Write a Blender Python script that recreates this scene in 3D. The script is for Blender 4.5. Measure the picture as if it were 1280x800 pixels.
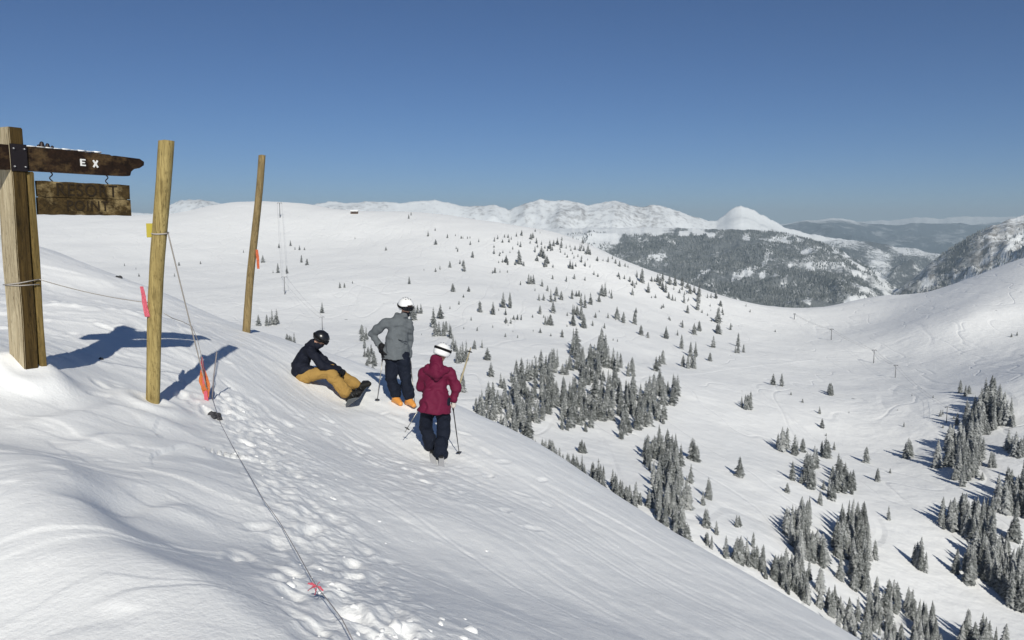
import bpy, bmesh, math, random
import numpy as np
from mathutils import Vector, Matrix

for _o in list(bpy.data.objects):
    bpy.data.objects.remove(_o)
scene = bpy.context.scene
COL = scene.collection
R = math.radians

# ------------------------------------------------------------------ camera, light, exposure
FPX = 1000.0                      # focal length for a 1280 px wide frame
PITCH = math.atan(120.0 / FPX)    # eye level lies 120 px above the middle of the frame
cam_data = bpy.data.cameras.new("camera")
cam_data.sensor_width = 36.0
cam_data.lens = 36.0 * FPX / 1280.0
cam_data.clip_start = 0.05
cam_data.clip_end = 120000.0
cam = bpy.data.objects.new("camera", cam_data)
COL.objects.link(cam)
cam.location = (0, 0, 0)
cam.rotation_euler = (math.pi / 2 - PITCH, 0, 0)
scene.camera = cam

SUN_EL = R(31.5)
SUN_AZ = math.atan2(0.205, -0.93)          # measured from +Y towards +X: behind the camera, a little right
to_sun = Vector((math.sin(SUN_AZ) * math.cos(SUN_EL), math.cos(SUN_AZ) * math.cos(SUN_EL), math.sin(SUN_EL)))
world = bpy.data.worlds.new("World")
scene.world = world
world.use_nodes = True
wn = world.node_tree
sky = wn.nodes.new("ShaderNodeTexSky")
sky.sky_type = 'NISHITA'
sky.sun_disc = False
sky.sun_elevation = SUN_EL
sky.sun_rotation = SUN_AZ
sky.altitude = 3600
sky.air_density = 1.0
sky.dust_density = 0.5
sky.ozone_density = 8.5
wn.links.new(sky.outputs[0], wn.nodes["Background"].inputs[0])
wn.nodes["Background"].inputs[1].default_value = 0.056

sun_data = bpy.data.lights.new("sun", 'SUN')
sun_data.energy = 4.2
sun_data.angle = R(0.5)
sun_data.color = (1.0, 0.966, 0.865)
sun = bpy.data.objects.new("sun", sun_data)
COL.objects.link(sun)
sun.location = (0, -20, 40)
sun.rotation_euler = to_sun.to_track_quat('Z', 'Y').to_euler()

vs = scene.view_settings
vs.view_transform = 'Standard'
vs.look = 'None'
vs.exposure = 0.10
vs.gamma = 1.0
vs.use_curve_mapping = False
scene.cycles.max_bounces = 6
scene.cycles.volume_bounces = 0
scene.cycles.use_denoising = True

# ------------------------------------------------------------------ helpers: measuring
CP, SP = math.cos(PITCH), math.sin(PITCH)

def P(px, py, d):
    """the place seen at (px, py) of the 1280x800 photograph, d metres ahead"""
    x = (px - 640.0) / FPX
    u = -(py - 400.0) / FPX
    v = Vector((x, CP + u * SP, -SP + u * CP))
    return v * (d / v.y)

def P_np(px, py):
    x = (np.asarray(px, float) - 640.0) / FPX
    u = -(np.asarray(py, float) - 400.0) / FPX
    y = CP + u * SP
    return x / y, (-SP + u * CP) / y      # X/Y and Z/Y

def hash2(ix, iy, seed):
    h = (ix.astype(np.int64) * 374761393 + iy.astype(np.int64) * 668265263 + seed * 974634777) & 0xFFFFFFFF
    h = ((h ^ (h >> 13)) * 1274126177) & 0xFFFFFFFF
    h = h ^ (h >> 16)
    return (h & 0xFFFFFF).astype(np.float64) / float(0xFFFFFF)

def vnoise(x, y, seed=0):
    x = np.asarray(x, float); y = np.asarray(y, float)
    ix = np.floor(x); iy = np.floor(y)
    fx = x - ix; fy = y - iy
    ix = ix.astype(np.int64); iy = iy.astype(np.int64)
    sx = fx * fx * fx * (fx * (fx * 6 - 15) + 10)
    sy = fy * fy * fy * (fy * (fy * 6 - 15) + 10)
    a = hash2(ix, iy, seed); b = hash2(ix + 1, iy, seed)
    c = hash2(ix, iy + 1, seed); d = hash2(ix + 1, iy + 1, seed)
    return (a + (b - a) * sx + (c - a) * sy + (a - b - c + d) * sx * sy) * 2 - 1

def fbm(x, y, octaves=4, seed=0, gain=0.5):
    s = np.zeros(np.shape(x)); amp = 1.0; f = 1.0
    for k in range(octaves):
        s = s + amp * vnoise(x * f + 17.3 * k, y * f - 9.1 * k, seed + k)
        amp *= gain; f *= 2.03
    return s

def ridged(x, y, octaves=4, seed=0):
    s = np.zeros(np.shape(x)); amp = 1.0; f = 1.0
    for k in range(octaves):
        n = 1 - np.abs(vnoise(x * f + 31.7 * k, y * f + 5.3 * k, seed + k))
        s = s + amp * n * n
        amp *= 0.5; f *= 2.1
    return s

def sstep(a, b, x):
    t = np.clip((np.asarray(x, float) - a) / (b - a), 0, 1)
    return t * t * (3 - 2 * t)

class TPS:
    def __init__(self, pts, vals, lam=0.0):
        self.p = np.asarray(pts, float); n = len(self.p)
        K = self.kern(self.p, self.p) + lam * np.eye(n)
        Q = np.c_[np.ones(n), self.p]
        A = np.zeros((n + 3, n + 3)); A[:n, :n] = K; A[:n, n:] = Q; A[n:, :n] = Q.T
        b = np.zeros(n + 3); b[:n] = vals
        self.w = np.linalg.solve(A, b)
    @staticmethod
    def kern(a, b):
        d2 = (a[:, None, 0] - b[None, :, 0]) ** 2 + (a[:, None, 1] - b[None, :, 1]) ** 2
        return 0.5 * d2 * np.log(d2 + 1e-12)
    def __call__(self, x, y):
        x = np.asarray(x, float); sh = x.shape
        q = np.c_[x.ravel(), np.asarray(y, float).ravel()]
        out = np.empty(len(q)); n = len(self.p)
        for i in range(0, len(q), 20000):
            c = q[i:i + 20000]
            out[i:i + 20000] = self.kern(c, self.p) @ self.w[:n] + self.w[n] + c @ self.w[n + 1:]
        return out.reshape(sh)

# ------------------------------------------------------------------ helpers: objects
def setp(o, label=None, cat=None, group=None, kind=None):
    if label: o["label"] = label
    if cat: o["category"] = cat
    if group: o["group"] = group
    if kind: o["kind"] = kind
    return o

def thing(name, label, cat, loc, group=None):
    o = bpy.data.objects.new(name, None)
    COL.objects.link(o)
    o.location = loc
    o.empty_display_size = 0.2
    return setp(o, label, cat, group)

def base_of(parent):
    while parent is not None and parent.parent is not None:
        parent = parent.parent
    return Vector(parent.location) if parent is not None else Vector((0, 0, 0))

def link_mesh(name, me, mats, parent=None, smooth=True):
    o = bpy.data.objects.new(name, me)
    COL.objects.link(o)
    for m in (mats if isinstance(mats, (list, tuple)) else [mats]):
        me.materials.append(m)
    if smooth:
        me.polygons.foreach_set("use_smooth", [True] * len(me.polygons))
    if parent is not None:
        o.parent = parent
    return o

def obj(name, bm, mats, parent=None, smooth=True):
    """one mesh object out of a bmesh drawn in world space"""
    off = base_of(parent)
    if parent is not None:
        bmesh.ops.translate(bm, verts=bm.verts, vec=-off)
    me = bpy.data.meshes.new(name)
    bm.to_mesh(me); bm.free()
    return link_mesh(name, me, mats, parent, smooth)

def grid_mesh(name, X, Y, Z, mats, smooth=True, wrap=False):
    r, c = X.shape
    me = bpy.data.meshes.new(name)
    co = np.stack([X, Y, Z], -1).reshape(-1, 3)
    me.vertices.add(r * c)
    me.vertices.foreach_set("co", co.ravel())
    i = np.arange(r * c).reshape(r, c)
    if wrap:
        j = np.concatenate([i, i[:, :1]], 1)
    else:
        j = i
    q = np.stack([j[:-1, :-1], j[:-1, 1:], j[1:, 1:], j[1:, :-1]], -1).reshape(-1, 4)
    n = len(q)
    me.loops.add(n * 4)
    me.loops.foreach_set("vertex_index", q.ravel())
    me.polygons.add(n)
    me.polygons.foreach_set("loop_start", np.arange(n) * 4)
    me.polygons.foreach_set("loop_total", np.full(n, 4))
    me.update(calc_edges=True)
    return link_mesh(name, me, mats, None, smooth)

def add_attr(me, name, values):
    a = me.attributes.new(name, 'FLOAT', 'POINT')
    a.data.foreach_set("value", np.asarray(values, np.float32).ravel())

def perp(axis):
    a = Vector((0, 0, 1)) if abs(axis.z) < 0.9 else Vector((1, 0, 0))
    return axis.cross(a).normalized()

def cap(bm, p0, p1, r0, r1, side=None, flat=1.0, n=14, round_ends=True):
    """tapered limb with rounded ends; flat squeezes it across `side`"""
    p0 = Vector(p0); p1 = Vector(p1)
    ax = p1 - p0
    if ax.length < 1e-6: ax = Vector((0, 0, 1e-4))
    L = ax.length; ax.normalize()
    u = perp(ax)
    if side is not None:
        s = Vector(side); s -= ax * s.dot(ax)
        if s.length > 1e-5: u = s.normalized()
    v = ax.cross(u)
    rings = []
    if round_ends:
        for a in (80, 60, 35, 12): rings.append((-r0 * math.sin(R(a)), r0 * math.cos(R(a))))
    for t in (0, 0.25, 0.5, 0.75, 1): rings.append((L * t, r0 + (r1 - r0) * t))
    if round_ends:
        for a in (12, 35, 60, 80): rings.append((L + r1 * math.sin(R(a)), r1 * math.cos(R(a))))
    vs_ = []
    for (h, r) in rings:
        vs_.append([bm.verts.new(p0 + ax * h + u * (math.cos(2 * math.pi * k / n) * r) + v * (math.sin(2 * math.pi * k / n) * r * flat)) for k in range(n)])
    for a, b in zip(vs_[:-1], vs_[1:]):
        for k in range(n):
            bm.faces.new((a[k], a[(k + 1) % n], b[(k + 1) % n], b[k]))
    bm.faces.new(list(reversed(vs_[0]))); bm.faces.new(vs_[-1])

def tube(bm, pts, rad, n=8):
    """round bar along a line of points, with radii"""
    pts = [Vector(p) for p in pts]
    if not isinstance(rad, (list, tuple)): rad = [rad] * len(pts)
    prev = None; u = None; rows = []
    for i, p in enumerate(pts):
        t = (pts[min(i + 1, len(pts) - 1)] - pts[max(i - 1, 0)]).normalized()
        if u is None: u = perp(t)
        else:
            u = u - t * u.dot(t)
            u = u.normalized() if u.length > 1e-6 else perp(t)
        v = t.cross(u)
        rows.append([bm.verts.new(p + (u * math.cos(2 * math.pi * k / n) + v * math.sin(2 * math.pi * k / n)) * rad[i]) for k in range(n)])
    for a, b in zip(rows[:-1], rows[1:]):
        for k in range(n):
            bm.faces.new((a[k], a[(k + 1) % n], b[(k + 1) % n], b[k]))
    bm.faces.new(list(reversed(rows[0]))); bm.faces.new(rows[-1])

def box(bm, c, ex, ey, ez, sx, sy, sz, bevel=0.0):
    """box about c with half sizes sx, sy, sz along the unit axes ex, ey, ez"""
    c = Vector(c); vv = []
    new = bmesh.new() if bevel else bm
    for k in (-1, 1):
        for j in (-1, 1):
            for i in (-1, 1):
                vv.append(new.verts.new(c + ex * (i * sx) + ey * (j * sy) + ez * (k * sz)))
    for f in ((0, 2, 3, 1), (4, 5, 7, 6), (0, 1, 5, 4), (2, 6, 7, 3), (0, 4, 6, 2), (1, 3, 7, 5)):
        new.faces.new([vv[i] for i in f])
    if bevel:
        bmesh.ops.bevel(new, geom=list(new.edges), offset=bevel, segments=2, affect='EDGES')
        join(bm, new)

def join(bm, other):
    me = bpy.data.meshes.new("t"); other.to_mesh(me); other.free()
    bm.from_mesh(me); bpy.data.meshes.remove(me)

def prism(bm, poly, thick, o, ex, ez, ey):
    """outline poly[(s, z)] on the plane (ex, ez), thickness along ey"""
    a = [bm.verts.new(o + ex * s + ez * z - ey * (thick / 2)) for s, z in poly]
    b = [bm.verts.new(o + ex * s + ez * z + ey * (thick / 2)) for s, z in poly]
    n = len(poly)
    bm.faces.new(a); bm.faces.new(list(reversed(b)))
    for k in range(n):
        bm.faces.new((a[(k + 1) % n], a[k], b[k], b[(k + 1) % n]))
    bmesh.ops.recalc_face_normals(bm, faces=bm.faces)

def organic(name, caps, voxel, mat, parent, smooth=6, wrinkle=0.0, wscale=9.0, seed=0):
    """one continuous surface grown from overlapping limbs"""
    bm = bmesh.new()
    for c in caps:
        cap(bm, *c[:4], **(c[4] if len(c) > 4 else {}))
    bmesh.ops.recalc_face_normals(bm, faces=bm.faces)
    me = bpy.data.meshes.new(name); bm.to_mesh(me); bm.free()
    o = bpy.data.objects.new("tmp", me); COL.objects.link(o)
    m = o.modifiers.new("r", 'REMESH'); m.mode = 'VOXEL'; m.voxel_size = voxel
    if smooth:
        s = o.modifiers.new("s", 'SMOOTH'); s.iterations = smooth; s.factor = 0.5
    dg = bpy.context.evaluated_depsgraph_get()
    res = bpy.data.meshes.new_from_object(o.evaluated_get(dg))
    bpy.data.objects.remove(o); bpy.data.meshes.remove(me)
    res.name = name
    n = len(res.vertices)
    co = np.empty(n * 3); res.vertices.foreach_get("co", co); co = co.reshape(-1, 3)
    if wrinkle:
        no = np.empty(n * 3); res.vertices.foreach_get("normal", no); no = no.reshape(-1, 3)
        q = co[:, 2] * wscale * 1.7 + 1.5 * vnoise(co[:, 0] * 6, co[:, 1] * 6 + co[:, 2] * 5, seed)
        w = vnoise(co[:, 0] * wscale + co[:, 1] * wscale * 0.6, q, seed) + 0.6 * vnoise(co[:, 0] * wscale * 2.2, q * 2 + co[:, 1] * wscale, seed + 3)
        co = co + no * (w * wrinkle)[:, None]
    co = co - np.array(base_of(parent))
    res.vertices.foreach_set("co", co.ravel()); res.update()
    return link_mesh(name, res, mat, parent)

def dup(root, loc, scale, rot):
    r = root.copy(); COL.objects.link(r)
    r.location = loc; r.scale = scale; r.rotation_euler = rot
    for ch in root.children:
        c = ch.copy(); COL.objects.link(c); c.parent = r
    return r

# ------------------------------------------------------------------ helpers: materials
def mat(name, color=(0.8, 0.8, 0.8), rough=0.6, metal=0.0, spec=0.3):
    m = bpy.data.materials.new(name); m.use_nodes = True
    b = m.node_tree.nodes["Principled BSDF"]
    b.inputs["Base Color"].default_value = (*color, 1)
    b.inputs["Roughness"].default_value = rough
    b.inputs["Metallic"].default_value = metal
    b.inputs["Specular IOR Level"].default_value = spec
    return m

def N(m, t, **kw):
    n = m.node_tree.nodes.new(t)
    for k, v in kw.items():
        if k.startswith("i_"): n.inputs[k[2:]].default_value = v
        else: setattr(n, k, v)
    return n

def L(m, a, b): m.node_tree.links.new(a, b)

def ramp(m, fac, stops):
    r = N(m, "ShaderNodeValToRGB")
    e = r.color_ramp.elements
    while len(e) < len(stops): e.new(0.5)
    for el, (p, c) in zip(e, stops):
        el.position = p; el.color = (*c, 1) if len(c) == 3 else c
    L(m, fac, r.inputs[0])
    return r.outputs[0]

def noise(m, scale, detail=4.0, rough=0.55, vec=None, dist=0.0):
    n = N(m, "ShaderNodeTexNoise", i_Scale=scale, i_Detail=detail, i_Roughness=rough, i_Distortion=dist)
    if vec is not None: L(m, vec, n.inputs["Vector"])
    return n.outputs["Fac"]

def coords(m, scale=(1, 1, 1), kind="Object"):
    t = N(m, "ShaderNodeTexCoord")
    mp = N(m, "ShaderNodeMapping"); mp.inputs["Scale"].default_value = scale
    L(m, t.outputs[kind], mp.inputs["Vector"])
    return mp.outputs[0]

def bump(m, height, strength, dist):
    b = N(m, "ShaderNodeBump", i_Strength=strength, i_Distance=dist)
    L(m, height, b.inputs["Height"])
    return b

def bsdf(m): return m.node_tree.nodes["Principled BSDF"]

def math_node(m, op, a, b=None, clamp=False):
    n = N(m, "ShaderNodeMath", operation=op, use_clamp=clamp)
    for k, x in enumerate((a, b)):
        if x is None: continue
        if isinstance(x, (int, float)): n.inputs[k].default_value = x
        else: L(m, x, n.inputs[k])
    return n.outputs[0]

def mixcol(m, fac, a, b):
    n = N(m, "ShaderNodeMix", data_type='RGBA')
    if isinstance(fac, (int, float)): n.inputs[0].default_value = fac
    else: L(m, fac, n.inputs[0])
    for k, x in ((6, a), (7, b)):
        if isinstance(x, tuple): n.inputs[k].default_value = (*x, 1)
        else: L(m, x, n.inputs[k])
    return n.outputs[2]
# ------------------------------------------------------------------ snow materials
def snow_near():
    m = mat("snow near", (0.87, 0.875, 0.88), 0.55, 0, 0.25)
    c = coords(m)
    n1 = noise(m, 3.0, 6, 0.6, c); n2 = noise(m, 26.0, 5, 0.65, c); n3 = noise(m, 130.0, 3, 0.6, c)
    t = N(m, "ShaderNodeTexCoord"); mp = N(m, "ShaderNodeMapping")
    mp.inputs["Rotation"].default_value = (0, 0, math.atan2(0.65, 0.76)); mp.inputs["Scale"].default_value = (0.35, 8.0, 1.0)
    L(m, t.outputs["Object"], mp.inputs["Vector"])
    st = noise(m, 1.6, 5, 0.65, mp.outputs[0], 0.25)
    packed = N(m, "ShaderNodeAttribute", attribute_name="packed").outputs["Fac"]
    loose = N(m, "ShaderNodeAttribute", attribute_name="loose").outputs["Fac"]
    h = math_node(m, 'ADD', math_node(m, 'MULTIPLY', n1, 0.7), math_node(m, 'MULTIPLY', n3, 0.12))
    h = math_node(m, 'ADD', h, math_node(m, 'MULTIPLY', math_node(m, 'MULTIPLY', st, packed), 0.15))
    h = math_node(m, 'ADD', h, math_node(m, 'MULTIPLY', n2, math_node(m, 'ADD', math_node(m, 'MULTIPLY', loose, 0.8), 0.8)))
    b = bump(m, h, 0.5, 0.016)
    L(m, b.outputs[0], bsdf(m).inputs["Normal"])
    L(m, ramp(m, n1, [(0.3, (0.85, 0.855, 0.858)), (0.7, (0.885, 0.89, 0.893))]), bsdf(m).inputs["Base Color"])
    return m

def snow_far():
    m = mat("snow far", (0.86, 0.875, 0.885), 0.7, 0, 0.1)
    c = coords(m)
    n1 = noise(m, 0.02, 6, 0.6, c); n2 = noise(m, 0.16, 4, 0.6, c)
    tracks = noise(m, 0.12, 3, 0.6, coords(m, (1.0, 0.18, 1.0)))
    h = math_node(m, 'ADD', math_node(m, 'MULTIPLY', n1, 1.2), math_node(m, 'MULTIPLY', n2, 0.35))
    h = math_node(m, 'ADD', h, math_node(m, 'MULTIPLY', tracks, 0.3))
    for sc, rot, st in ((0.012, 0.5, (1.0, 0.30, 1.0)), (0.010, -0.7, (1.0, 0.34, 1.0)), (0.017, 0.1, (1.0, 0.4, 1.0))):
        tc = N(m, "ShaderNodeTexCoord"); mp = N(m, "ShaderNodeMapping")
        mp.inputs["Rotation"].default_value = (0, 0, rot); mp.inputs["Scale"].default_value = st
        L(m, tc.outputs["Object"], mp.inputs["Vector"])
        nn = noise(m, sc, 2, 0.5, mp.outputs[0], 0.3)
        line = math_node(m, 'SUBTRACT', 1.0, math_node(m, 'MULTIPLY', math_node(m, 'ABSOLUTE', math_node(m, 'SUBTRACT', nn, 0.5)), 90.0), True)
        h = math_node(m, 'SUBTRACT', h, math_node(m, 'MULTIPLY', line, 0.26))
    b = bump(m, h, 0.42, 2.6)
    L(m, b.outputs[0], bsdf(m).inputs["Normal"])
    # a few twigs and stones that break through the snow
    v = N(m, "ShaderNodeTexVoronoi", feature='F1', i_Scale=0.045); L(m, c, v.inputs["Vector"])
    patch = noise(m, 0.006, 3, 0.6, c)
    lim = math_node(m, 'MULTIPLY', math_node(m, 'SUBTRACT', patch, 0.5, True), 0.42)
    dots = math_node(m, 'LESS_THAN', v.outputs["Distance"], lim)
    base = ramp(m, n2, [(0.3, (0.855, 0.86, 0.862)), (0.7, (0.885, 0.89, 0.892))])
    L(m, mixcol(m, math_node(m, 'MULTIPLY', dots, 0.7), base, (0.10, 0.10, 0.10)), bsdf(m).inputs["Base Color"])
    return m

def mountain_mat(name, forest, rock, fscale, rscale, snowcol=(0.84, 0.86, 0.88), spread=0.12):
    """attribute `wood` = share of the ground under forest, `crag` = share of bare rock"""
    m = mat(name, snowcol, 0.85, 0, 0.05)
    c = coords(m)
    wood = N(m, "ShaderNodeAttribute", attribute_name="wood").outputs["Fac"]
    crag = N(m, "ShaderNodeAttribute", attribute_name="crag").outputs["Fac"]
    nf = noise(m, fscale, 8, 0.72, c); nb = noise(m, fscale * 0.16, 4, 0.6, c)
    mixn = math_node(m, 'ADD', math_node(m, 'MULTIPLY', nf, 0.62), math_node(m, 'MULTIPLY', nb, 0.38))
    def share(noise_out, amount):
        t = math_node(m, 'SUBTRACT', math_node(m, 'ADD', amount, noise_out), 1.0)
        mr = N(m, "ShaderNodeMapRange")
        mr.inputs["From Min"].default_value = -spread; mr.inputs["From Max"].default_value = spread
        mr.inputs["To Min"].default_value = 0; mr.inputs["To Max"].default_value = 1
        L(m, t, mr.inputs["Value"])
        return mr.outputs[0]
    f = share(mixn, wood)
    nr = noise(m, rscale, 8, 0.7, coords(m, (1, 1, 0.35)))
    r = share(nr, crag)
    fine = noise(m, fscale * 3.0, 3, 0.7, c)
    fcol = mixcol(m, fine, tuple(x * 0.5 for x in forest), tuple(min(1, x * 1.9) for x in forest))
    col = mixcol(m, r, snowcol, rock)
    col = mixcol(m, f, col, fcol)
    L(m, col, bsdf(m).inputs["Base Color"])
    b = bump(m, math_node(m, 'ADD', nr, math_node(m, 'MULTIPLY', nf, 0.6)), 0.6, 1.2 / rscale * 0.12)
    L(m, b.outputs[0], bsdf(m).inputs["Normal"])
    return m

M_SNOW = snow_near()
M_SNOWF = snow_far()

# ------------------------------------------------------------------ the near slope
# (px, py, metres ahead) read off the photograph
SIL = [(-500, 255, 30), (-250, 265, 28), (-120, 283, 26), (0, 303, 24), (50, 319, 23), (150, 349, 21.5), (230, 378, 19.8), (330, 416, 18.3), (440, 450, 17.4), (520, 484, 17.0),
       (600, 520, 16.4), (700, 571, 15.6), (800, 637, 14.2), (900, 699, 13.3), (1000, 758, 12.3), (1075, 802, 11.6), (1180, 866, 10.9)]
VIS = [(0, 800, 3.25), (200, 800, 3.2), (400, 800, 3.45), (640, 800, 4.6), (850, 800, 6.4), (980, 800, 7.9),
       (0, 600, 5.12), (84, 612, 4.95), (96, 645, 4.5), (130, 690, 4.0), (175, 714, 3.8), (150, 650, 4.9), (230, 690, 4.5), (130, 590, 5.85), (200, 600, 5.9), (-150, 700, 4.2), (0, 480, 7.6), (32, 455, 8.0), (100, 478, 8.4), (190, 505, 9.0),
       (400, 600, 7.8), (300, 520, 10.0), (300, 450, 13.2), (308, 416, 16.7), (640, 650, 8.8), (500, 700, 6.0),
       (380, 474, 14.15), (437, 505, 13.9), (500, 503, 14.2), (537, 560, 12.05), (552, 574, 11.7), (575, 569, 11.85),
       (800, 720, 8.6), (110, 391, 12.3), (200, 400, 13.5), (283, 423, 14.8), (60, 365, 17.0), (-60, 400, 11.0)]
near_p, near_z = [], []
for (px, py, d) in VIS + SIL:
    v = P(px, py, d); near_p.append((v.x, v.y)); near_z.append(v.z)
for (px, py, d) in SIL:
    v0 = P(px, py, d)
    r = Vector((v0.x, v0.y, 0)).normalized()
    sl = v0.z / Vector((v0.x, v0.y, 0)).length
    for k, drop in ((1.6, 0.22), (4.5, 1.5), (11.0, 6.0), (25.0, 17.0)):
        v = v0 + r * k
        near_p.append((v.x, v.y)); near_z.append(v0.z + sl * k - drop)
for (x, y, z) in ((0, 0, -1.75), (-3, -3, -1.1), (3, -3, -3.3), (9, -6, -7.2), (-10, -6, -0.9), (6, 3, -5.2), (0, -12, -2.2), (14, 4, -11.0), (-24, -10, -2.0), (22, -8, -18), (24, 12, -24)):
    near_p.append((x, y)); near_z.append(z)
near_tps = TPS(near_p, near_z)

def seg_dist(x, y, pts):
    """distance to a polyline, signed by side (positive to its right), and the arc length"""
    best = np.full(np.shape(x), 1e9); sg = np.zeros(np.shape(x)); al = np.zeros(np.shape(x)); acc = 0.0
    for (a, b) in zip(pts[:-1], pts[1:]):
        dx, dy = b[0] - a[0], b[1] - a[1]; ln = math.hypot(dx, dy)
        t = np.clip(((x - a[0]) * dx + (y - a[1]) * dy) / (ln * ln), 0, 1)
        ex = x - (a[0] + t * dx); ey = y - (a[1] + t * dy)
        dd = np.hypot(ex, ey); mk = dd < best
        best = np.where(mk, dd, best)
        sg = np.where(mk, np.sign(ex * dy - ey * dx), sg)
        al = np.where(mk, acc + t * ln, al); acc += ln
    return best * sg, al

def gp(px, py, d):
    v = P(px, py, d); return (v.x, v.y)

ROPE_LINE = [gp(262, 505, 10.4), gp(300, 580, 8.4), (gp(350, 670, 5.9)), gp(397, 765, 3.95), gp(430, 805, 3.4), (-0.4, 1.0)]
CREST = [gp(-60, 545, 6.0), gp(40, 560, 5.9), gp(84, 600, 5.1), gp(96, 645, 4.5), gp(130, 690, 4.02), gp(175, 714, 3.82), gp(250, 745, 3.58), gp(330, 800, 3.2), (-0.6, 2.2)]
DRIFT2 = [gp(60, 560, 6.2), gp(140, 548, 6.9), gp(240, 560, 7.4), gp(268, 600, 7.0)]
DRIFT3 = [gp(-20, 520, 6.7), gp(80, 512, 7.2), gp(150, 505, 8.0), gp(200, 520, 8.2), gp(255, 545, 8.2)]
DRIFT4 = [gp(150, 700, 4.6), gp(205, 672, 5.2), gp(262, 650, 5.6)]
rng = np.random.RandomState(7)
TR_S = np.array((0.76, -0.65)); TR_T = np.array((0.65, 0.76))
_tc = np.array(gp(545, 568, 12.7)) @ TR_T
GROOVES = [(_tc + o, w, dp) for o, w, dp in ((-2.9, .10, .025), (-2.4, .07, .02), (-1.55, .09, .03), (-1.1, .06, .02), (-.55, .12, .03), (-.1, .07, .025), (.3, .08, .02), (.62, .06, .02), (1.0, .12, .025), (-3.6, .12, .03), (-4.4, .09, .02))]
PITS = []
for k in range(210):          # boot prints along the rope and round the group
    if k < 130:
        t = rng.uniform(0, 1) ** 1.5; i = min(int(t * 4), 3); f = t * 4 - i
        a, b = np.array(ROPE_LINE[i]), np.array(ROPE_LINE[i + 1])
        c = a + (b - a) * f + rng.normal(0, 0.26, 2) + np.array((0.16, 0.08))
        d = (b - a) / np.linalg.norm(b - a) + rng.normal(0, 0.35, 2)
    elif k < 165:
        c = np.array(gp(490, 570, 11.0)) + rng.normal(0, 1.0, 2) * np.array((1.2, 1.1)); d = rng.normal(0, 1, 2)
    else:
        c = np.array(gp(120, 430, 11.0)) + rng.normal(0, 1.5, 2); d = rng.normal(0, 1, 2)
    d = d / np.linalg.norm(d)
    PITS.append((c[0], c[1], d[0], d[1], rng.uniform(.10, .17), rng.uniform(.045, .075), rng.uniform(.007, .022)))
TRACKS = []
for k in range(46):           # ski tracks, in pairs
    o = _tc + rng.uniform(-4.8, 1.5); ang = rng.normal(0, 0.2)
    TRACKS.append((o, ang, rng.uniform(-3, 3), rng.uniform(.025, .045), rng.uniform(.002, .007), rng.uniform(0, 6)))

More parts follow.
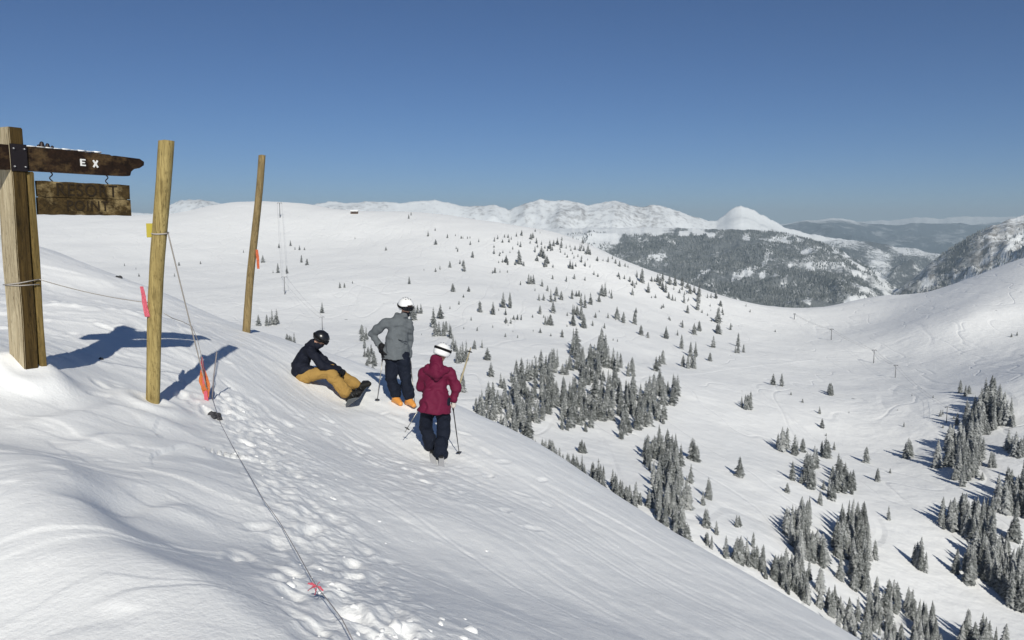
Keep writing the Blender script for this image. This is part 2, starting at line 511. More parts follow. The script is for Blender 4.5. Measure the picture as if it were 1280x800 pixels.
def near_detail(x, y):
    r = np.hypot(x, y)
    side, al = seg_dist(x, y, ROPE_LINE); side = -side      # positive to the right as one looks out
    left = sstep(0.4, -0.5, side)           # the wind-packed side, left of the rope
    right = 1 - left
    h = 0.03 * fbm(x * 0.45, y * 0.45, 3, 11) + 0.006 * fbm(x * 2.1, y * 2.1, 3, 5)
    # soft sastrugi across the drift on the left
    wx = x + 0.35 * fbm(x * 0.7, y * 0.7, 2, 21); wy = y + 0.35 * fbm(x * 0.6 + 9, y * 0.6, 2, 23)
    sas = ridged(wx * 0.38 + wy * 0.10, wy * 1.05, 1, 31) - 0.6
    h = h + left * 0.014 * sas * sstep(1.0, 3.5, r)
    h = h + left * 0.005 * fbm(x * 1.3, y * 2.2, 3, 33)
    # small wind-cut scarps
    cut = fbm(wx * 0.9 + 4, wy * 1.9, 3, 91)
    h = h + left * 0.009 * sstep(0.08, 0.26, cut) + left * 0.005 * sstep(-0.38, -0.24, cut)
    # the drift crest low on the left: gentle towards the camera, steep behind
    s, _ = seg_dist(x, y, CREST)
    near_side = np.where(s > 0, 1.0, 0.0)
    h = h + 0.07 * np.where(s > 0, np.exp(-(s / 0.6) ** 2), np.exp(-(s / 0.22) ** 2)) * sstep(1.2, 2.4, r)
    for pts, amp, w0, w1 in ((DRIFT2, 0.07, 0.55, 0.16), (DRIFT3, 0.07, 0.5, 0.16), (DRIFT4, 0.05, 0.3, 0.1)):
        s, a = seg_dist(x, y, pts)
        tot = sum(math.hypot(q[0] - p[0], q[1] - p[1]) for p, q in zip(pts[:-1], pts[1:]))
        m = sstep(0, 0.3 * tot, a) * sstep(tot, 0.7 * tot, a)
        h = h + amp * m * np.where(s > 0, np.exp(-(s / w0) ** 2), np.exp(-(s / w1) ** 2))
    # ski-packed snow on the right: long low grooves down the slope
    t = x * TR_T[0] + y * TR_T[1]; sl = x * TR_S[0] + y * TR_S[1]
    wob = t + 0.16 * vnoise(sl * 0.35, t * 0.5, 41)
    h = h + right * (0.010 * fbm(wob * 1.1, sl * 0.30, 3, 43) + 0.0025 * fbm(x * 7.0, y * 7.0, 3, 47))
    for (tc, w, dp) in GROOVES:
        q = t - tc - 0.12 * np.sin(sl * 0.45 + tc * 3)
        h = h - right * 0.22 * dp * (np.exp(-(q / w) ** 2) - 0.55 * np.exp(-((q - 1.7 * w) / w) ** 2)) * sstep(-0.6, 0.1, vnoise(sl * 0.4, tc * 5.0, 49))
    # churned snow beside the rope and where people stood
    band = np.exp(-((side - 0.30) / 0.42) ** 2)
    st = np.exp(-(((x - gp(520, 600, 10.5)[0]) / 1.0) ** 2 + ((y - 10.0) / 2.6) ** 2)) * 0.7
    rough = np.clip(band + st, 0, 1) * sstep(2, 3.2, r) * sstep(24, 14, r)
    ch = np.clip(fbm(x * 4.2, y * 4.2, 3, 61) - 0.15, 0, 1)
    h = h + rough * (0.012 * ch + 0.012 * fbm(x * 9, y * 9, 3, 63) + 0.008 * fbm(x * 5.5, y * 3.2, 3, 65))
    far_left = np.exp(-(((x + 7.5) / 3.0) ** 2 + ((y - 13) / 4.0) ** 2))
    h = h + far_left * 0.04 * np.clip(fbm(x * 2.6, y * 2.6, 3, 67), 0, 1)
    for (cx, cy, dx, dy, l_, w_, dp) in PITS:
        ex = x - cx; ey = y - cy
        q = ((ex * dx + ey * dy) / l_) ** 2 + ((ex * dy - ey * dx) / w_) ** 2
        m_ = q < 9
        if m_.any():
            qq = q[m_]
            h[m_] += -dp * np.exp(-qq ** 2) + dp * 0.25 * np.exp(-(np.sqrt(qq) - 1.45) ** 2 * 5)
    for (tc, ang, s0, w, dp, ph) in TRACKS:
        q = (t - tc - ang * (sl - s0) - 0.10 * np.sin(sl * 0.35 + ph)) / w
        m_ = (np.abs(q) < 4) & (right > 0.3)
        if m_.any():
            qq = q[m_]
            h[m_] += (-dp * np.exp(-qq ** 2) + dp * 0.4 * np.exp(-(np.abs(qq) - 1.9) ** 2)) * sstep(-0.1, 0.5, vnoise(sl[m_] * 0.5, sl[m_] * 0 + ph * 7, 83))
    # snow banked against the timber
    for (cx, cy) in (gp(36, 455, 7.95), gp(190, 507, 8.9)):
        q = (x - cx) ** 2 + (y - cy) ** 2
        h = h + 0.06 * np.exp(-(np.sqrt(q) - 0.26) ** 2 / 0.02) + 0.02 * np.exp(-q / 0.1)
    return h * sstep(45, 22, r)

def near_ground(x, y):
    x = np.atleast_1d(np.asarray(x, float)); y = np.atleast_1d(np.asarray(y, float))
    return near_tps(x, y) + near_detail(x, y)

def gz(x, y): return float(near_ground([x], [y])[0])

def on_near(px, py, d0=3.0, d1=40.0):
    """the spot of the near slope that is seen at a place of the photograph"""
    ds = np.exp(np.linspace(math.log(d0), math.log(d1), 500))
    tx, tz = P_np(px, py)
    g = near_ground(tx * ds, ds)
    k = np.nonzero(g >= tz * ds)[0]
    d = ds[k[0]] if len(k) else d1
    return Vector((tx * d, d, gz(tx * d, d)))

az = np.concatenate([np.linspace(-42, 42, 820), np.linspace(42, 318, 110)[1:-1]])
az = np.radians(az)
rr = np.exp(np.concatenate([np.linspace(math.log(0.7), math.log(2.6), 40)[:-1], np.linspace(math.log(2.6), math.log(26.0), 680)[:-1], np.linspace(math.log(26.0), math.log(46.0), 50)]))
A_, R_ = np.meshgrid(az, rr)
X = np.sin(A_) * R_; Y = np.cos(A_) * R_
Z = near_ground(X.ravel(), Y.ravel()).reshape(X.shape)
slope = grid_mesh("snow_slope", X, Y, Z, M_SNOW, wrap=True)
slope["kind"] = "structure"
sd_, _ = seg_dist(X.ravel(), Y.ravel(), ROPE_LINE); sd_ = -sd_
add_attr(slope.data, "packed", sstep(0.2, 1.4, sd_))
add_attr(slope.data, "loose", np.exp(-((sd_ - 0.3) / 0.6) ** 2))
# close the middle below the camera
bm = bmesh.new()
ring = [bm.verts.new((X[0, k], Y[0, k], Z[0, k])) for k in range(X.shape[1])]
c_ = bm.verts.new((0, 0, gz(0, 0)))
for k in range(len(ring)): bm.faces.new((c_, ring[(k + 1) % len(ring)], ring[k]))
bmesh.ops.recalc_face_normals(bm, faces=bm.faces)
obj("snow_slope_centre", bm, M_SNOW)["kind"] = "structure"

# ------------------------------------------------------------------ the bowl and the basin beyond
RIDGE = [(-400, 262, 1500), (-200, 268, 1500), (0, 271, 1500), (100, 270, 1500), (200, 269, 1500), (250, 260, 1600), (290, 254, 1600), (350, 253, 1600), (400, 258, 1550),
         (440, 264, 1500), (530, 266, 1500), (580, 272, 1450), (640, 281, 1400), (700, 294, 1350), (760, 317, 1300), (800, 335, 1250),
         (860, 356, 1200), (905, 371, 1150), (960, 383, 1150), (1010, 387, 1200), (1060, 379, 1250), (1110, 369, 1200), (1180, 361, 1180),
         (1220, 345, 1150), (1280, 323, 1150), (1400, 295, 1100), (1600, 280, 1000)]
BASIN = [(60, 320, 1000), (200, 330, 1000), (200, 371, 700), (330, 300, 1200), (330, 400, 620), (450, 300, 1200), (450, 400, 650), (450, 450, 450),
         (560, 300, 1150), (560, 350, 850), (560, 420, 550), (600, 500, 350), (640, 375, 750), (700, 335, 1050), (700, 430, 560), (700, 540, 330),
         (800, 400, 850), (800, 450, 600), (800, 600, 280), (850, 650, 240), (900, 500, 480), (900, 430, 800), (900, 600, 310), (950, 700, 230),
         (1000, 410, 1000), (1000, 450, 750), (1000, 550, 430), (1000, 650, 290), (1100, 400, 1000), (1100, 450, 770), (1100, 550, 450), (1100, 650, 310), (1100, 780, 225),
         (1200, 400, 820), (1200, 470, 580), (1200, 550, 430), (1200, 650, 320), (1200, 780, 240), (1280, 400, 800), (1280, 470, 500), (1280, 550, 410), (1280, 700, 290), (1350, 800, 235),
         (1450, 500, 420), (1450, 400, 700), (-200, 400, 600), (-100, 330, 950)]
bp, bz = [], []
for (px, py, d) in RIDGE + BASIN:
    tx, tz = P_np(px, py); bp.append((tx, math.log(d))); bz.append(tz)
for (px, py, d) in RIDGE:
    tx, tz = P_np(px, py)
    for k, dp in ((1.08, 0.012), (1.3, 0.07), (1.7, 0.16)):
        bp.append((tx, math.log(d * k))); bz.append(float(tz) - dp)
for tx in (-1.2, -0.9, -0.6, -0.3, 0, 0.3, 0.6, 0.9, 1.2):
    bp.append((tx, math.log(100))); bz.append(-0.80)
    bp.append((tx, math.log(45))); bz.append(-1.15)
basin_tps = TPS(bp, bz)

def basin_ground(x, y):
    x = np.atleast_1d(np.asarray(x, float)); y = np.maximum(np.atleast_1d(np.asarray(y, float)), 10)
    z = basin_tps(x / y, np.log(y)) * y
    k = sstep(100, 300, y) * 0.8 + 0.2
    z = z + k * (1.4 * fbm(x * 0.007, y * 0.007, 3, 71) + 0.45 * fbm(x * 0.035, y * 0.035, 3, 77))
    gl = ridged(x * 0.006 + 3, y * 0.0022, 3, 79) - 0.9
    return z + k * 0.9 * gl

def on_basin(px, py, d0=110.0, d1=1750.0):
    ds = np.exp(np.linspace(math.log(d0), math.log(d1), 420))
    tx, tz = P_np(px, py)
    tx = np.atleast_1d(tx); tz = np.atleast_1d(tz)
    out = []
    for a, b in zip(tx, tz):
        g = basin_ground(a * ds, ds)
        k = np.nonzero(g >= b * ds)[0]
        if not len(k): out.append(None); continue
        i = k[0]; d = ds[i]
        if i > 0:
            e0 = g[i - 1] - b * ds[i - 1]; e1 = g[i] - b * ds[i]
            d = ds[i - 1] + (ds[i] - ds[i - 1]) * (-e0 / (e1 - e0 + 1e-9))
        out.append(Vector((a * d, d, float(basin_ground([a * d], [d])[0]))))
    return out

tx = np.concatenate([np.linspace(-1.3, -0.72, 30)[:-1], np.linspace(-0.72, 0.74, 620), np.linspace(0.74, 1.3, 30)[1:]])
yy = np.exp(np.linspace(math.log(40), math.log(2600), 400))
T_, Y = np.meshgrid(tx, yy)
X = T_ * Y
Z = basin_ground(X.ravel(), Y.ravel()).reshape(X.shape)
Z = np.maximum(Z, -690)
bowl = grid_mesh("snow_bowl", X, Y, Z, M_SNOWF)
bowl["kind"] = "structure"

# the whole country under it all, out to the horizon
az = np.linspace(0, 2 * math.pi, 121)[:-1]
rr = np.array([0.0, 60, 300, 1000, 3000, 8000, 14000, 20000, 27000])
A_, R_ = np.meshgrid(az, rr)
X = np.sin(A_) * R_; Y = np.cos(A_) * R_
Z = -700 + 40 * fbm(X * 0.0006, Y * 0.0006, 3, 3)
front = sstep(-400, 400, Y)
Z = Z * front + (1 - front) * np.minimum(-4.0 - 0.12 * R_, -4.0)
Z = np.where(R_ < 100, np.minimum(Z, -90), Z)
gr = grid_mesh("ground", X, Y, Z, M_SNOWF, wrap=True)
gr["kind"] = "structure"

# a groomed traverse cut across the basin
def track(name, pix, width, rise):
    pts = [p for p in on_basin([p[0] for p in pix], [p[1] for p in pix]) if p is not None]
    fine = []
    for a, b in zip(pts[:-1], pts[1:]):
        for k in range(14): fine.append(a.lerp(b, k / 14))
    rows = []
    for i, p in enumerate(fine):
        q = fine[min(i + 1, len(fine) - 1)] - fine[max(i - 1, 0)]
        n = Vector((-q.y, q.x, 0)).normalized()
        if n.y < 0: n = -n
        prof = []
        for s, up in ((-1.6, -0.3), (-0.9, 0.5 * rise), (-0.4, rise), (0.2, -0.05), (1.0, 0.05), (1.8, -0.3)):
            c = p + n * (s * width / 2)
            prof.append((c.x, c.y, float(basin_ground([c.x], [c.y])[0]) + up))
        rows.append(prof)
    a = np.array(rows).transpose(1, 0, 2)
    o = grid_mesh(name, a[..., 0], a[..., 1], a[..., 2], M_SNOWF)
    o["kind"] = "structure"
track("ski_track", [(770, 472), (830, 468), (900, 461), (960, 455), (1020, 449)], 7.0, 0.22)

# ------------------------------------------------------------------ mountains beyond
def mountain(name, skyline, d_top, d_bot, z_bot, material, amp, nscale, cols=340, rows=70, jag=1.0, jscale=0.08, wood=None, crag=None, power=1.25, seed=0, run=1.0):
    sk = np.array(skyline, float)
    px = np.linspace(sk[0, 0], sk[-1, 0], cols)
    py = np.interp(px, sk[:, 0], sk[:, 1]) + jag * fbm(px * jscale, px * 0 + seed, 4, seed)
    tx, tz = P_np(px, py)
    dt = np.interp(px, [q[0] for q in d_top], [q[1] for q in d_top])
    db = np.interp(px, [q[0] for q in d_bot], [q[1] for q in d_bot])
    v = np.concatenate([np.linspace(0, 1, rows) ** 0.9, 1 + np.linspace(0.04, 0.8, 14)])
    V, TX = np.meshgrid(v, tx, indexing='ij')
    D = db + (dt - db) * V
    zt = tz * dt
    Xm = TX * D
    Vc = np.minimum(V, 1)
    Zm = z_bot + (zt - z_bot) * Vc ** power
    shape = np.sin(np.pi * np.clip(Vc, 0, 1)) ** 0.8
    wq = 180 * fbm(Xm * nscale * 0.7, D * nscale * 0.7, 3, seed + 9) / max(1.0, nscale * 1000)
    nz = ridged((Xm + wq) * nscale, (D + wq) * nscale * run, 5, seed + 5) - 1.0
    Zm = Zm + amp * shape * nz
    back = np.maximum(V - 1, 0)
    Zm = Zm - back * (zt - z_bot) * 1.1 - amp * 0.3 * back
    o = grid_mesh(name, Xm, D, Zm, material)
    PXm = np.broadcast_to(px, V.shape); 
    PYm = None
    w = wood(PXm, Vc, nz) if wood else np.zeros(V.shape)
    c = crag(PXm, Vc, nz) if crag else np.zeros(V.shape)
    add_attr(o.data, "wood", w); add_attr(o.data, "crag", c)
    o["kind"] = "structure"
    FIELDS[name] = (Xm, D, Zm, w)
    return o
FIELDS = {}

M_PEAK = mountain_mat("peak", (0.05, 0.06, 0.06), (0.24, 0.22, 0.21), 0.02, 0.016)
M_WOOD = mountain_mat("forest slope", (0.12, 0.128, 0.132), (0.2, 0.19, 0.18), 0.03, 0.01, spread=0.07)
M_SPECK = mountain_mat("speckled hills", (0.07, 0.075, 0.08), (0.2, 0.19, 0.18), 0.02, 0.012, spread=0.07)
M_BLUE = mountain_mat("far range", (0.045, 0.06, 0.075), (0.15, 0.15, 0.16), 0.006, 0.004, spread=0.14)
M_CRAG = mountain_mat("craggy slope", (0.06, 0.065, 0.07), (0.20, 0.185, 0.17), 0.03, 0.016, spread=0.10)

# snow peaks along the skyline
mountain("snowy_peaks",
    [(-420, 262), (-150, 268), (60, 270), (130, 270), (165, 265), (190, 267), (212, 256), (228, 250), (250, 249), (268, 253), (285, 256), (340, 258), (385, 257), (410, 252), (440, 254), (468, 251), (500, 254), (525, 251), (548, 250), (575, 257), (600, 258), (618, 256), (636, 262), (655, 255), (676, 249), (690, 251), (712, 251), (735, 256), (748, 254), (768, 250), (785, 255), (800, 259), (818, 256), (838, 260), (862, 269), (882, 275), (896, 276), (908, 266.5), (919, 259), (927, 257), (936, 260), (946, 265), (960, 272), (980, 284), (1010, 292), (1060, 300)],
    [(-420, 9500), (1060, 9000)], [(-420, 6400), (1060, 6900)], -620, M_PEAK, 190, 0.0011, jag=0.75, jscale=0.16, cols=520,
    wood=lambda px, v, n: 0.62 * sstep(0.80, 0.62, v) * sstep(620, 760, px),
    crag=lambda px, v, n: 0.36 + 0.16 * np.clip(n, -0.5, 0.8) + 0.06 * np.exp(-((px - 700) / 45.0) ** 2) + 0.14 * np.exp(-((px - 810) / 25.0) ** 2) - 0.20 * np.exp(-((px - 926) / 30.0) ** 2), power=1.1, seed=3, run=0.35)
# forested valley wall
mountain("forest_slope",
    [(560, 292), (640, 286), (700, 286), (740, 284), (780, 285), (820, 284), (860, 286), (900, 287), (950, 288), (985, 291), (1015, 300), (1050, 312), (1085, 335), (1120, 360), (1150, 385), (1180, 410)],
    [(560, 6600), (980, 6300), (1180, 4600)], [(560, 2700), (1180, 3000)], -560, M_WOOD, 110, 0.0016, jag=0.8, jscale=0.15, cols=420, rows=110,
    wood=lambda px, v, n: np.clip(0.64 + 0.07 * vnoise(px * 0.04, v * 7, 3) - 0.15 * sstep(0.30, 0.75, fbm(px * 0.06 + v * 3.0, v * 15 - px * 0.035, 4, 6) + 0.18 * sstep(900, 1080, px) - 0.12) - 0.25 * sstep(0.0, 0.5, vnoise(px * 0.09, v * 16, 66)) * sstep(0.80, 0.96, v) - 0.45 * sstep(0.86, 1.0, v) * sstep(880, 760, px) - 0.10 * sstep(930, 1060, px) * sstep(0.2, 0.6, v) - 0.45 * sstep(800, 700, px), 0.05, 0.9),
    power=1.0, seed=11)
# rolling hills of the valley floor
mountain("valley_hills",
    [(900, 320), (980, 306), (1020, 303), (1055, 300), (1090, 303), (1120, 308), (1150, 312), (1180, 318), (1220, 325), (1320, 330), (1420, 330)],
    [(900, 9000), (1420, 8200)], [(900, 4600), (1420, 4600)], -640, M_SPECK, 210, 0.0011, jag=1.6, jscale=0.05, cols=360, rows=100,
    wood=lambda px, v, n: 0.545 + 0.12 * vnoise(px * 0.03, v * 6, 8), power=1.0, seed=21, run=0.6)
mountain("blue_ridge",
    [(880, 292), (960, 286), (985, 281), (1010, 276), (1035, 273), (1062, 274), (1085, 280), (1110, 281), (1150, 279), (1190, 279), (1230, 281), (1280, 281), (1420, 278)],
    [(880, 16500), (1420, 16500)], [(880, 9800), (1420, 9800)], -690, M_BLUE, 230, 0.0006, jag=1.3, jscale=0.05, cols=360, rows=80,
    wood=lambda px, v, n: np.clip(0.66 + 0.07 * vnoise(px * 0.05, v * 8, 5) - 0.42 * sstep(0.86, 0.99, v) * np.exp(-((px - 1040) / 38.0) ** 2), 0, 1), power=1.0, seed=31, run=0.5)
mountain("distant_snow_range",
    [(820, 284), (960, 280), (1020, 276), (1080, 277), (1120, 275), (1145, 271), (1175, 273), (1205, 270), (1235, 272), (1262, 271), (1300, 273), (1420, 270)],
    [(820, 22500), (1420, 22500)], [(820, 18000), (1420, 18000)], -690, M_PEAK, 200, 0.0004, jag=0.8, jscale=0.08,
    wood=lambda px, v, n: 0.7 * sstep(0.9, 0.7, v), crag=lambda px, v, n: 0.36 + 0 * v, power=1.0, seed=41)
mountain("craggy_mountain",
    [(1060, 400), (1110, 372), (1140, 350), (1160, 332), (1185, 314), (1210, 298), (1235, 285), (1258, 276), (1280, 267), (1310, 258), (1360, 250), (1480, 235), (1620, 240)],
    [(1060, 4300), (1280, 5000), (1620, 5000)], [(1060, 2600), (1620, 2500)], -560, M_CRAG, 170, 0.0022, jag=1.2, jscale=0.10, cols=360, rows=100,
    wood=lambda px, v, n: np.clip(0.52 - 0.25 * sstep(1180, 1290, px) + 0.12 * vnoise(px * 0.05, v * 5, 4), 0, 1),
    crag=lambda px, v, n: 0.47 + 0.08 * vnoise(px * 0.04, v * 7, 14), power=0.95, seed=51, run=0.4)
# ------------------------------------------------------------------ wood, metal, cloth
def wood_mat(name, dark, light, axis="z", scale=1.0, knots=0.35, rough=0.8, pale=None):
    m = mat(name, light, rough, 0, 0.2)
    st = {"z": (9, 9, 0.55), "x": (0.55, 9, 9), "g": (9, 9, 9)}[axis]
    c = coords(m, tuple(s * scale for s in st))
    g = noise(m, 3.0, 8, 0.65, c, 0.6)
    fine = noise(m, 14.0, 4, 0.7, c)
    t = math_node(m, 'ADD', math_node(m, 'MULTIPLY', g, 0.7), math_node(m, 'MULTIPLY', fine, 0.3))
    mid = tuple((a + b) / 2 for a, b in zip(dark, light))
    col = ramp(m, t, [(0.32, dark), (0.5, mid), (0.66, light)])
    big = noise(m, 2.6, 4, 0.6, coords(m, (1.2, 1.2, 0.9)))
    k = ramp(m, big, [(0.56, (0, 0, 0)), (0.70, (1, 1, 1))])
    col = mixcol(m, math_node(m, 'MULTIPLY', k, knots), col, tuple(x * 0.45 for x in dark))
    if pale is not None:
        pz = noise(m, 4.0, 5, 0.65, coords(m, (1.0, 1.0, 1.4)))
        col = mixcol(m, ramp(m, pz, [(0.50, (0, 0, 0)), (0.64, (0.8, 0.8, 0.8))]), col, pale)
    cr = noise(m, 5.0, 3, 0.6, coords(m, {"z": (7, 7, 0.35), "x": (.35, 7, 7), "g": (3, 3, 9)}[axis]), 0.8)
    crack = math_node(m, 'SUBTRACT', 1.0, math_node(m, 'MULTIPLY', math_node(m, 'ABSOLUTE', math_node(m, 'SUBTRACT', cr, 0.47)), 55.0), True)
    col = mixcol(m, math_node(m, 'MULTIPLY', crack, 0.75), col, tuple(x * 0.35 for x in dark))
    L(m, col, bsdf(m).inputs["Base Color"])
    b = bump(m, math_node(m, 'SUBTRACT', t, crack), 0.5, 0.006)
    L(m, b.outputs[0], bsdf(m).inputs["Normal"])
    return m

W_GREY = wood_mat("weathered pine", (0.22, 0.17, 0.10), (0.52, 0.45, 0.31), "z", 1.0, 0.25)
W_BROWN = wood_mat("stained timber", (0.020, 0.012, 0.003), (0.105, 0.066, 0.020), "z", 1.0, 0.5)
W_TAN = wood_mat("oiled timber", (0.075, 0.05, 0.014), (0.29, 0.205, 0.075), "z", 1.0, 0.5)
W_BEAM = wood_mat("dark stained beam", (0.006, 0.003, 0.002), (0.035, 0.018, 0.010), "g", 0.35, 0.5, pale=(0.11, 0.068, 0.03))
W_SIGN = wood_mat("worn sign plank", (0.012, 0.007, 0.003), (0.12, 0.078, 0.028), "g", 0.35, 0.40, pale=(0.36, 0.27, 0.13))
W_POLE = wood_mat("treated pole", (0.15, 0.105, 0.034), (0.46, 0.36, 0.15), "z", 1.0, 0.55)
W_POLE2 = wood_mat("treated pole far", (0.11, 0.08, 0.036), (0.34, 0.25, 0.12), "z", 1.0, 0.5)
M_STEEL = mat("dull steel", (0.035, 0.028, 0.03), 0.5, 0.6)
M_ZINC = mat("zinc", (0.45, 0.45, 0.46), 0.4, 0.9)
M_WHITE = mat("white paint", (0.8, 0.8, 0.78), 0.5)
M_LETTER = mat("worn black paint", (0.026, 0.017, 0.008), 0.8)  # sign lettering, and the dark strip added behind the plank joint

def cloth(name, col, rough=0.75, var=0.25, scale=60.0, spec=0.15):
    m = mat(name, col, rough, 0, spec)
    c = coords(m)
    n1 = noise(m, scale, 3, 0.6, c); n2 = noise(m, 7.0, 4, 0.6, c)
    t = math_node(m, 'ADD', math_node(m, 'MULTIPLY', n1, 0.5), math_node(m, 'MULTIPLY', n2, 0.5))
    L(m, ramp(m, t, [(0.3, tuple(x * (1 - var) for x in col)), (0.7, tuple(min(1, x * (1 + var)) for x in col))]), bsdf(m).inputs["Base Color"])
    b = bump(m, t, 0.4, 0.006)
    L(m, b.outputs[0], bsdf(m).inputs["Normal"])
    return m

EZ = Vector((0, 0, 1))

# ------------------------------------------------------------------ the trail sign
K = P(31, 452, 7.9)                                  # the corner of the post that points at us
E = Vector((0.45, 0.893, 0)).normalized()            # along the beam, away to the right
F = Vector((-E.y, E.x, 0))                           # along the left face
K.z = gz(K.x, K.y) - 0.02
TOP = P(15, 158, 7.9).z
LEAN = Vector(((P(15, 158, 7.9) - P(31, 452, 7.9)).x * 0.25, 0, 0))
sign_root = thing("trail_sign", "tall square timber signpost with a dark beam bearing white letters E X", "signpost", (K.x, K.y, K.z))
WL, WR = 0.25, 0.14
ctr = K + F * (WL / 2) + E * (WR / 2)
H = TOP - K.z
def upright(name, c, sx, sy, z0, z1, m, mats=None):
    bm = bmesh.new()
    box(bm, Vector((c.x, c.y, (z0 + z1) / 2)), E, F, EZ, sx, sy, (z1 - z0) / 2, bevel=0.008)
    bmesh.ops.subdivide_edges(bm, edges=[e for e in bm.edges if abs(e.verts[0].co.z - e.verts[1].co.z) > 1], cuts=14, use_grid_fill=True)
    for v in bm.verts:
        w = 0.004 * math.sin(v.co.z * 5 + sx * 90) 
        v.co += E * w + LEAN * ((v.co.z - K.z) / H)
    o = obj(name, bm, mats or m, sign_root, smooth=False)
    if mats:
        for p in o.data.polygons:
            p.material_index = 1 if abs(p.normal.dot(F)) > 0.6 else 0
    return o
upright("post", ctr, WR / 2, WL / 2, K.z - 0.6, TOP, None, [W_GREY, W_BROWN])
BT, BB = P(36, 182, 8.0).z, P(36, 213, 8.0).z        # top and bottom of the beam
sup_c = K + E * (WR + 0.060) + F * 0.10
upright("support_board", sup_c, 0.036, 0.085, K.z - 0.6, BB - 0.006, W_TAN)
# the beam, notched through the post and shaped at its end
bm = bmesh.new()
zc = (BT + BB) / 2; hb = (BT - BB) / 2
prof = [(-0.50, -hb), (-0.50, hb), (0.30, hb), (0.70, hb - 0.006), (1.09, hb - 0.012), (1.12, hb - 0.026), (1.15, hb - 0.018), (1.47, hb - 0.03), (1.525, hb - 0.06), (1.52, hb - 0.10), (1.46, hb - 0.135), (1.39, hb - 0.15), (1.35, hb - 0.18), (1.335, hb - 0.225), (1.31, -hb + 0.008), (1.1, -hb + 0.004)]
prism(bm, prof, 0.09, Vector((K.x, K.y, zc)) + F * 0.062 + LEAN, E, EZ, F)
obj("beam", bm, W_BEAM, sign_root, smooth=False)
# snow lying on the beam
bm = bmesh.new()
for k in range(9):
    s = 0.2 + 0.09 * k
    cap(bm, Vector((K.x, K.y, BT - 0.004)) + F * 0.062 + LEAN + E * s, Vector((K.x, K.y, BT - 0.004)) + F * 0.062 + LEAN + E * (s + 0.1), 0.028 + 0.006 * math.sin(k * 2.1), 0.026, {"x": 0} and None, 0.35) if False else \
    box(bm, Vector((K.x, K.y, BT + 0.004)) + F * 0.062 + LEAN + E * (s + 0.04), E, F, EZ, 0.045, 0.036 + 0.004 * math.sin(k * 2.1), 0.006 + 0.003 * math.sin(k * 3.3), bevel=0.004)
obj("snow_cap", bm, M_SNOW, sign_root)
# plate with four bolts on the right face
face = K - F * 0.004 + LEAN
bm = bmesh.new()
box(bm, Vector((face.x, face.y, zc + 0.0)) + E * (WR / 2 + 0.005), E, F, EZ, WR / 2 + 0.012, 0.006, hb + 0.012, bevel=0.003)
plate = obj("bracket_plate", bm, M_STEEL, sign_root, smooth=False)
for s in (0.022, WR - 0.012):
    for z in (hb * 0.72, -hb * 0.72):
        bm = bmesh.new()
        p = Vector((face.x, face.y, zc + z)) + E * s
        cap(bm, p - F * 0.004, p - F * 0.016, 0.011, 0.009, n=8)
        obj("bolt", bm, M_ZINC, plate)
# small dark clump of unknown kind on top of the beam
bm = bmesh.new()
p = Vector((K.x, K.y, BT)) + F * 0.062 + LEAN + E * 0.36
for dx, r, h in ((0, 0.034, 0.045), (0.06, 0.03, 0.035), (0.11, 0.024, 0.02), (-0.035, 0.022, 0.02)):
    cap(bm, p + E * dx, p + E * dx + EZ * h, r, r * 0.6, n=9)
obj("dark_clump", bm, M_STEEL, sign_root)
# letters
def letter(strokes, s0, z0, name):
    bm = bmesh.new()
    fp = Vector((K.x, K.y, zc)) + F * (0.062 - 0.045 - 0.003) + LEAN
    for (x0, y0, x1, y1, w) in strokes:
        a = fp + E * (s0 + x0) + EZ * (z0 + y0); b = fp + E * (s0 + x1) + EZ * (z0 + y1)
        d = (b - a); ln = d.length; d.normalize()
        box(bm, (a + b) / 2, d, F, F.cross(d), ln / 2, 0.003 + 0.0004 * len(bm.verts) / 8, w / 2)
    o = obj(name, bm, M_WHITE, sign_root, smooth=False)
hE = 0.072
letter([(0, 0, 0, hE, .018), (0, hE - .007, .05, hE - .007, .014), (0, hE / 2, .042, hE / 2, .013), (0, .007, .05, .007, .014)], 0.745, -0.035, "letter")
letter([(0, 0, .052, hE, .018), (.052, 0, 0, hE, .018)], 0.885, -0.040, "letter")

# the hanging board
HT, HB = P(52, 225, 8.05).z, P(52, 268, 8.05).z
hb_c = Vector((K.x, K.y, 0)) + F * 0.062 + LEAN
board = thing("hanging_board", "dark two-plank wooden board hanging on hooks under the sign beam, lettering worn", "sign board", tuple(hb_c + E * 0.78 + EZ * HB))
mid = (HT + HB) / 2 + 0.008
for z0, z1, j in ((HB, mid - 0.003, 0), (mid + 0.003, HT, 1)):
    bm = bmesh.new()
    n = 14
    poly = [(0.275 + 0.004 * j, z0)] + [(0.275 + 1.06 * k / n, z1 + (0.003 * math.sin(k * 1.7) if j else 0)) for k in range(n + 1)] + [(1.337 - 0.006 * j, z0 - (0 if j else 0.004))] + [(0.275 + 1.06 * k / n, z0 + (0 if j else 0.003 * math.sin(k * 2.3))) for k in range(n - 1, 0, -1)]
    prism(bm, poly, 0.05 - 0.004 * j, hb_c, E, EZ, F)
    obj("plank", bm, W_SIGN, board, smooth=False)
bm = bmesh.new()
box(bm, hb_c + E * 0.806 + EZ * mid + F * 0.012, E, F, EZ, 0.51, 0.008, 0.022)  # added strip, coloured dark so the plank joint looks like a shaded crack
obj("dark_joint_strip", bm, M_LETTER, board, smooth=False)
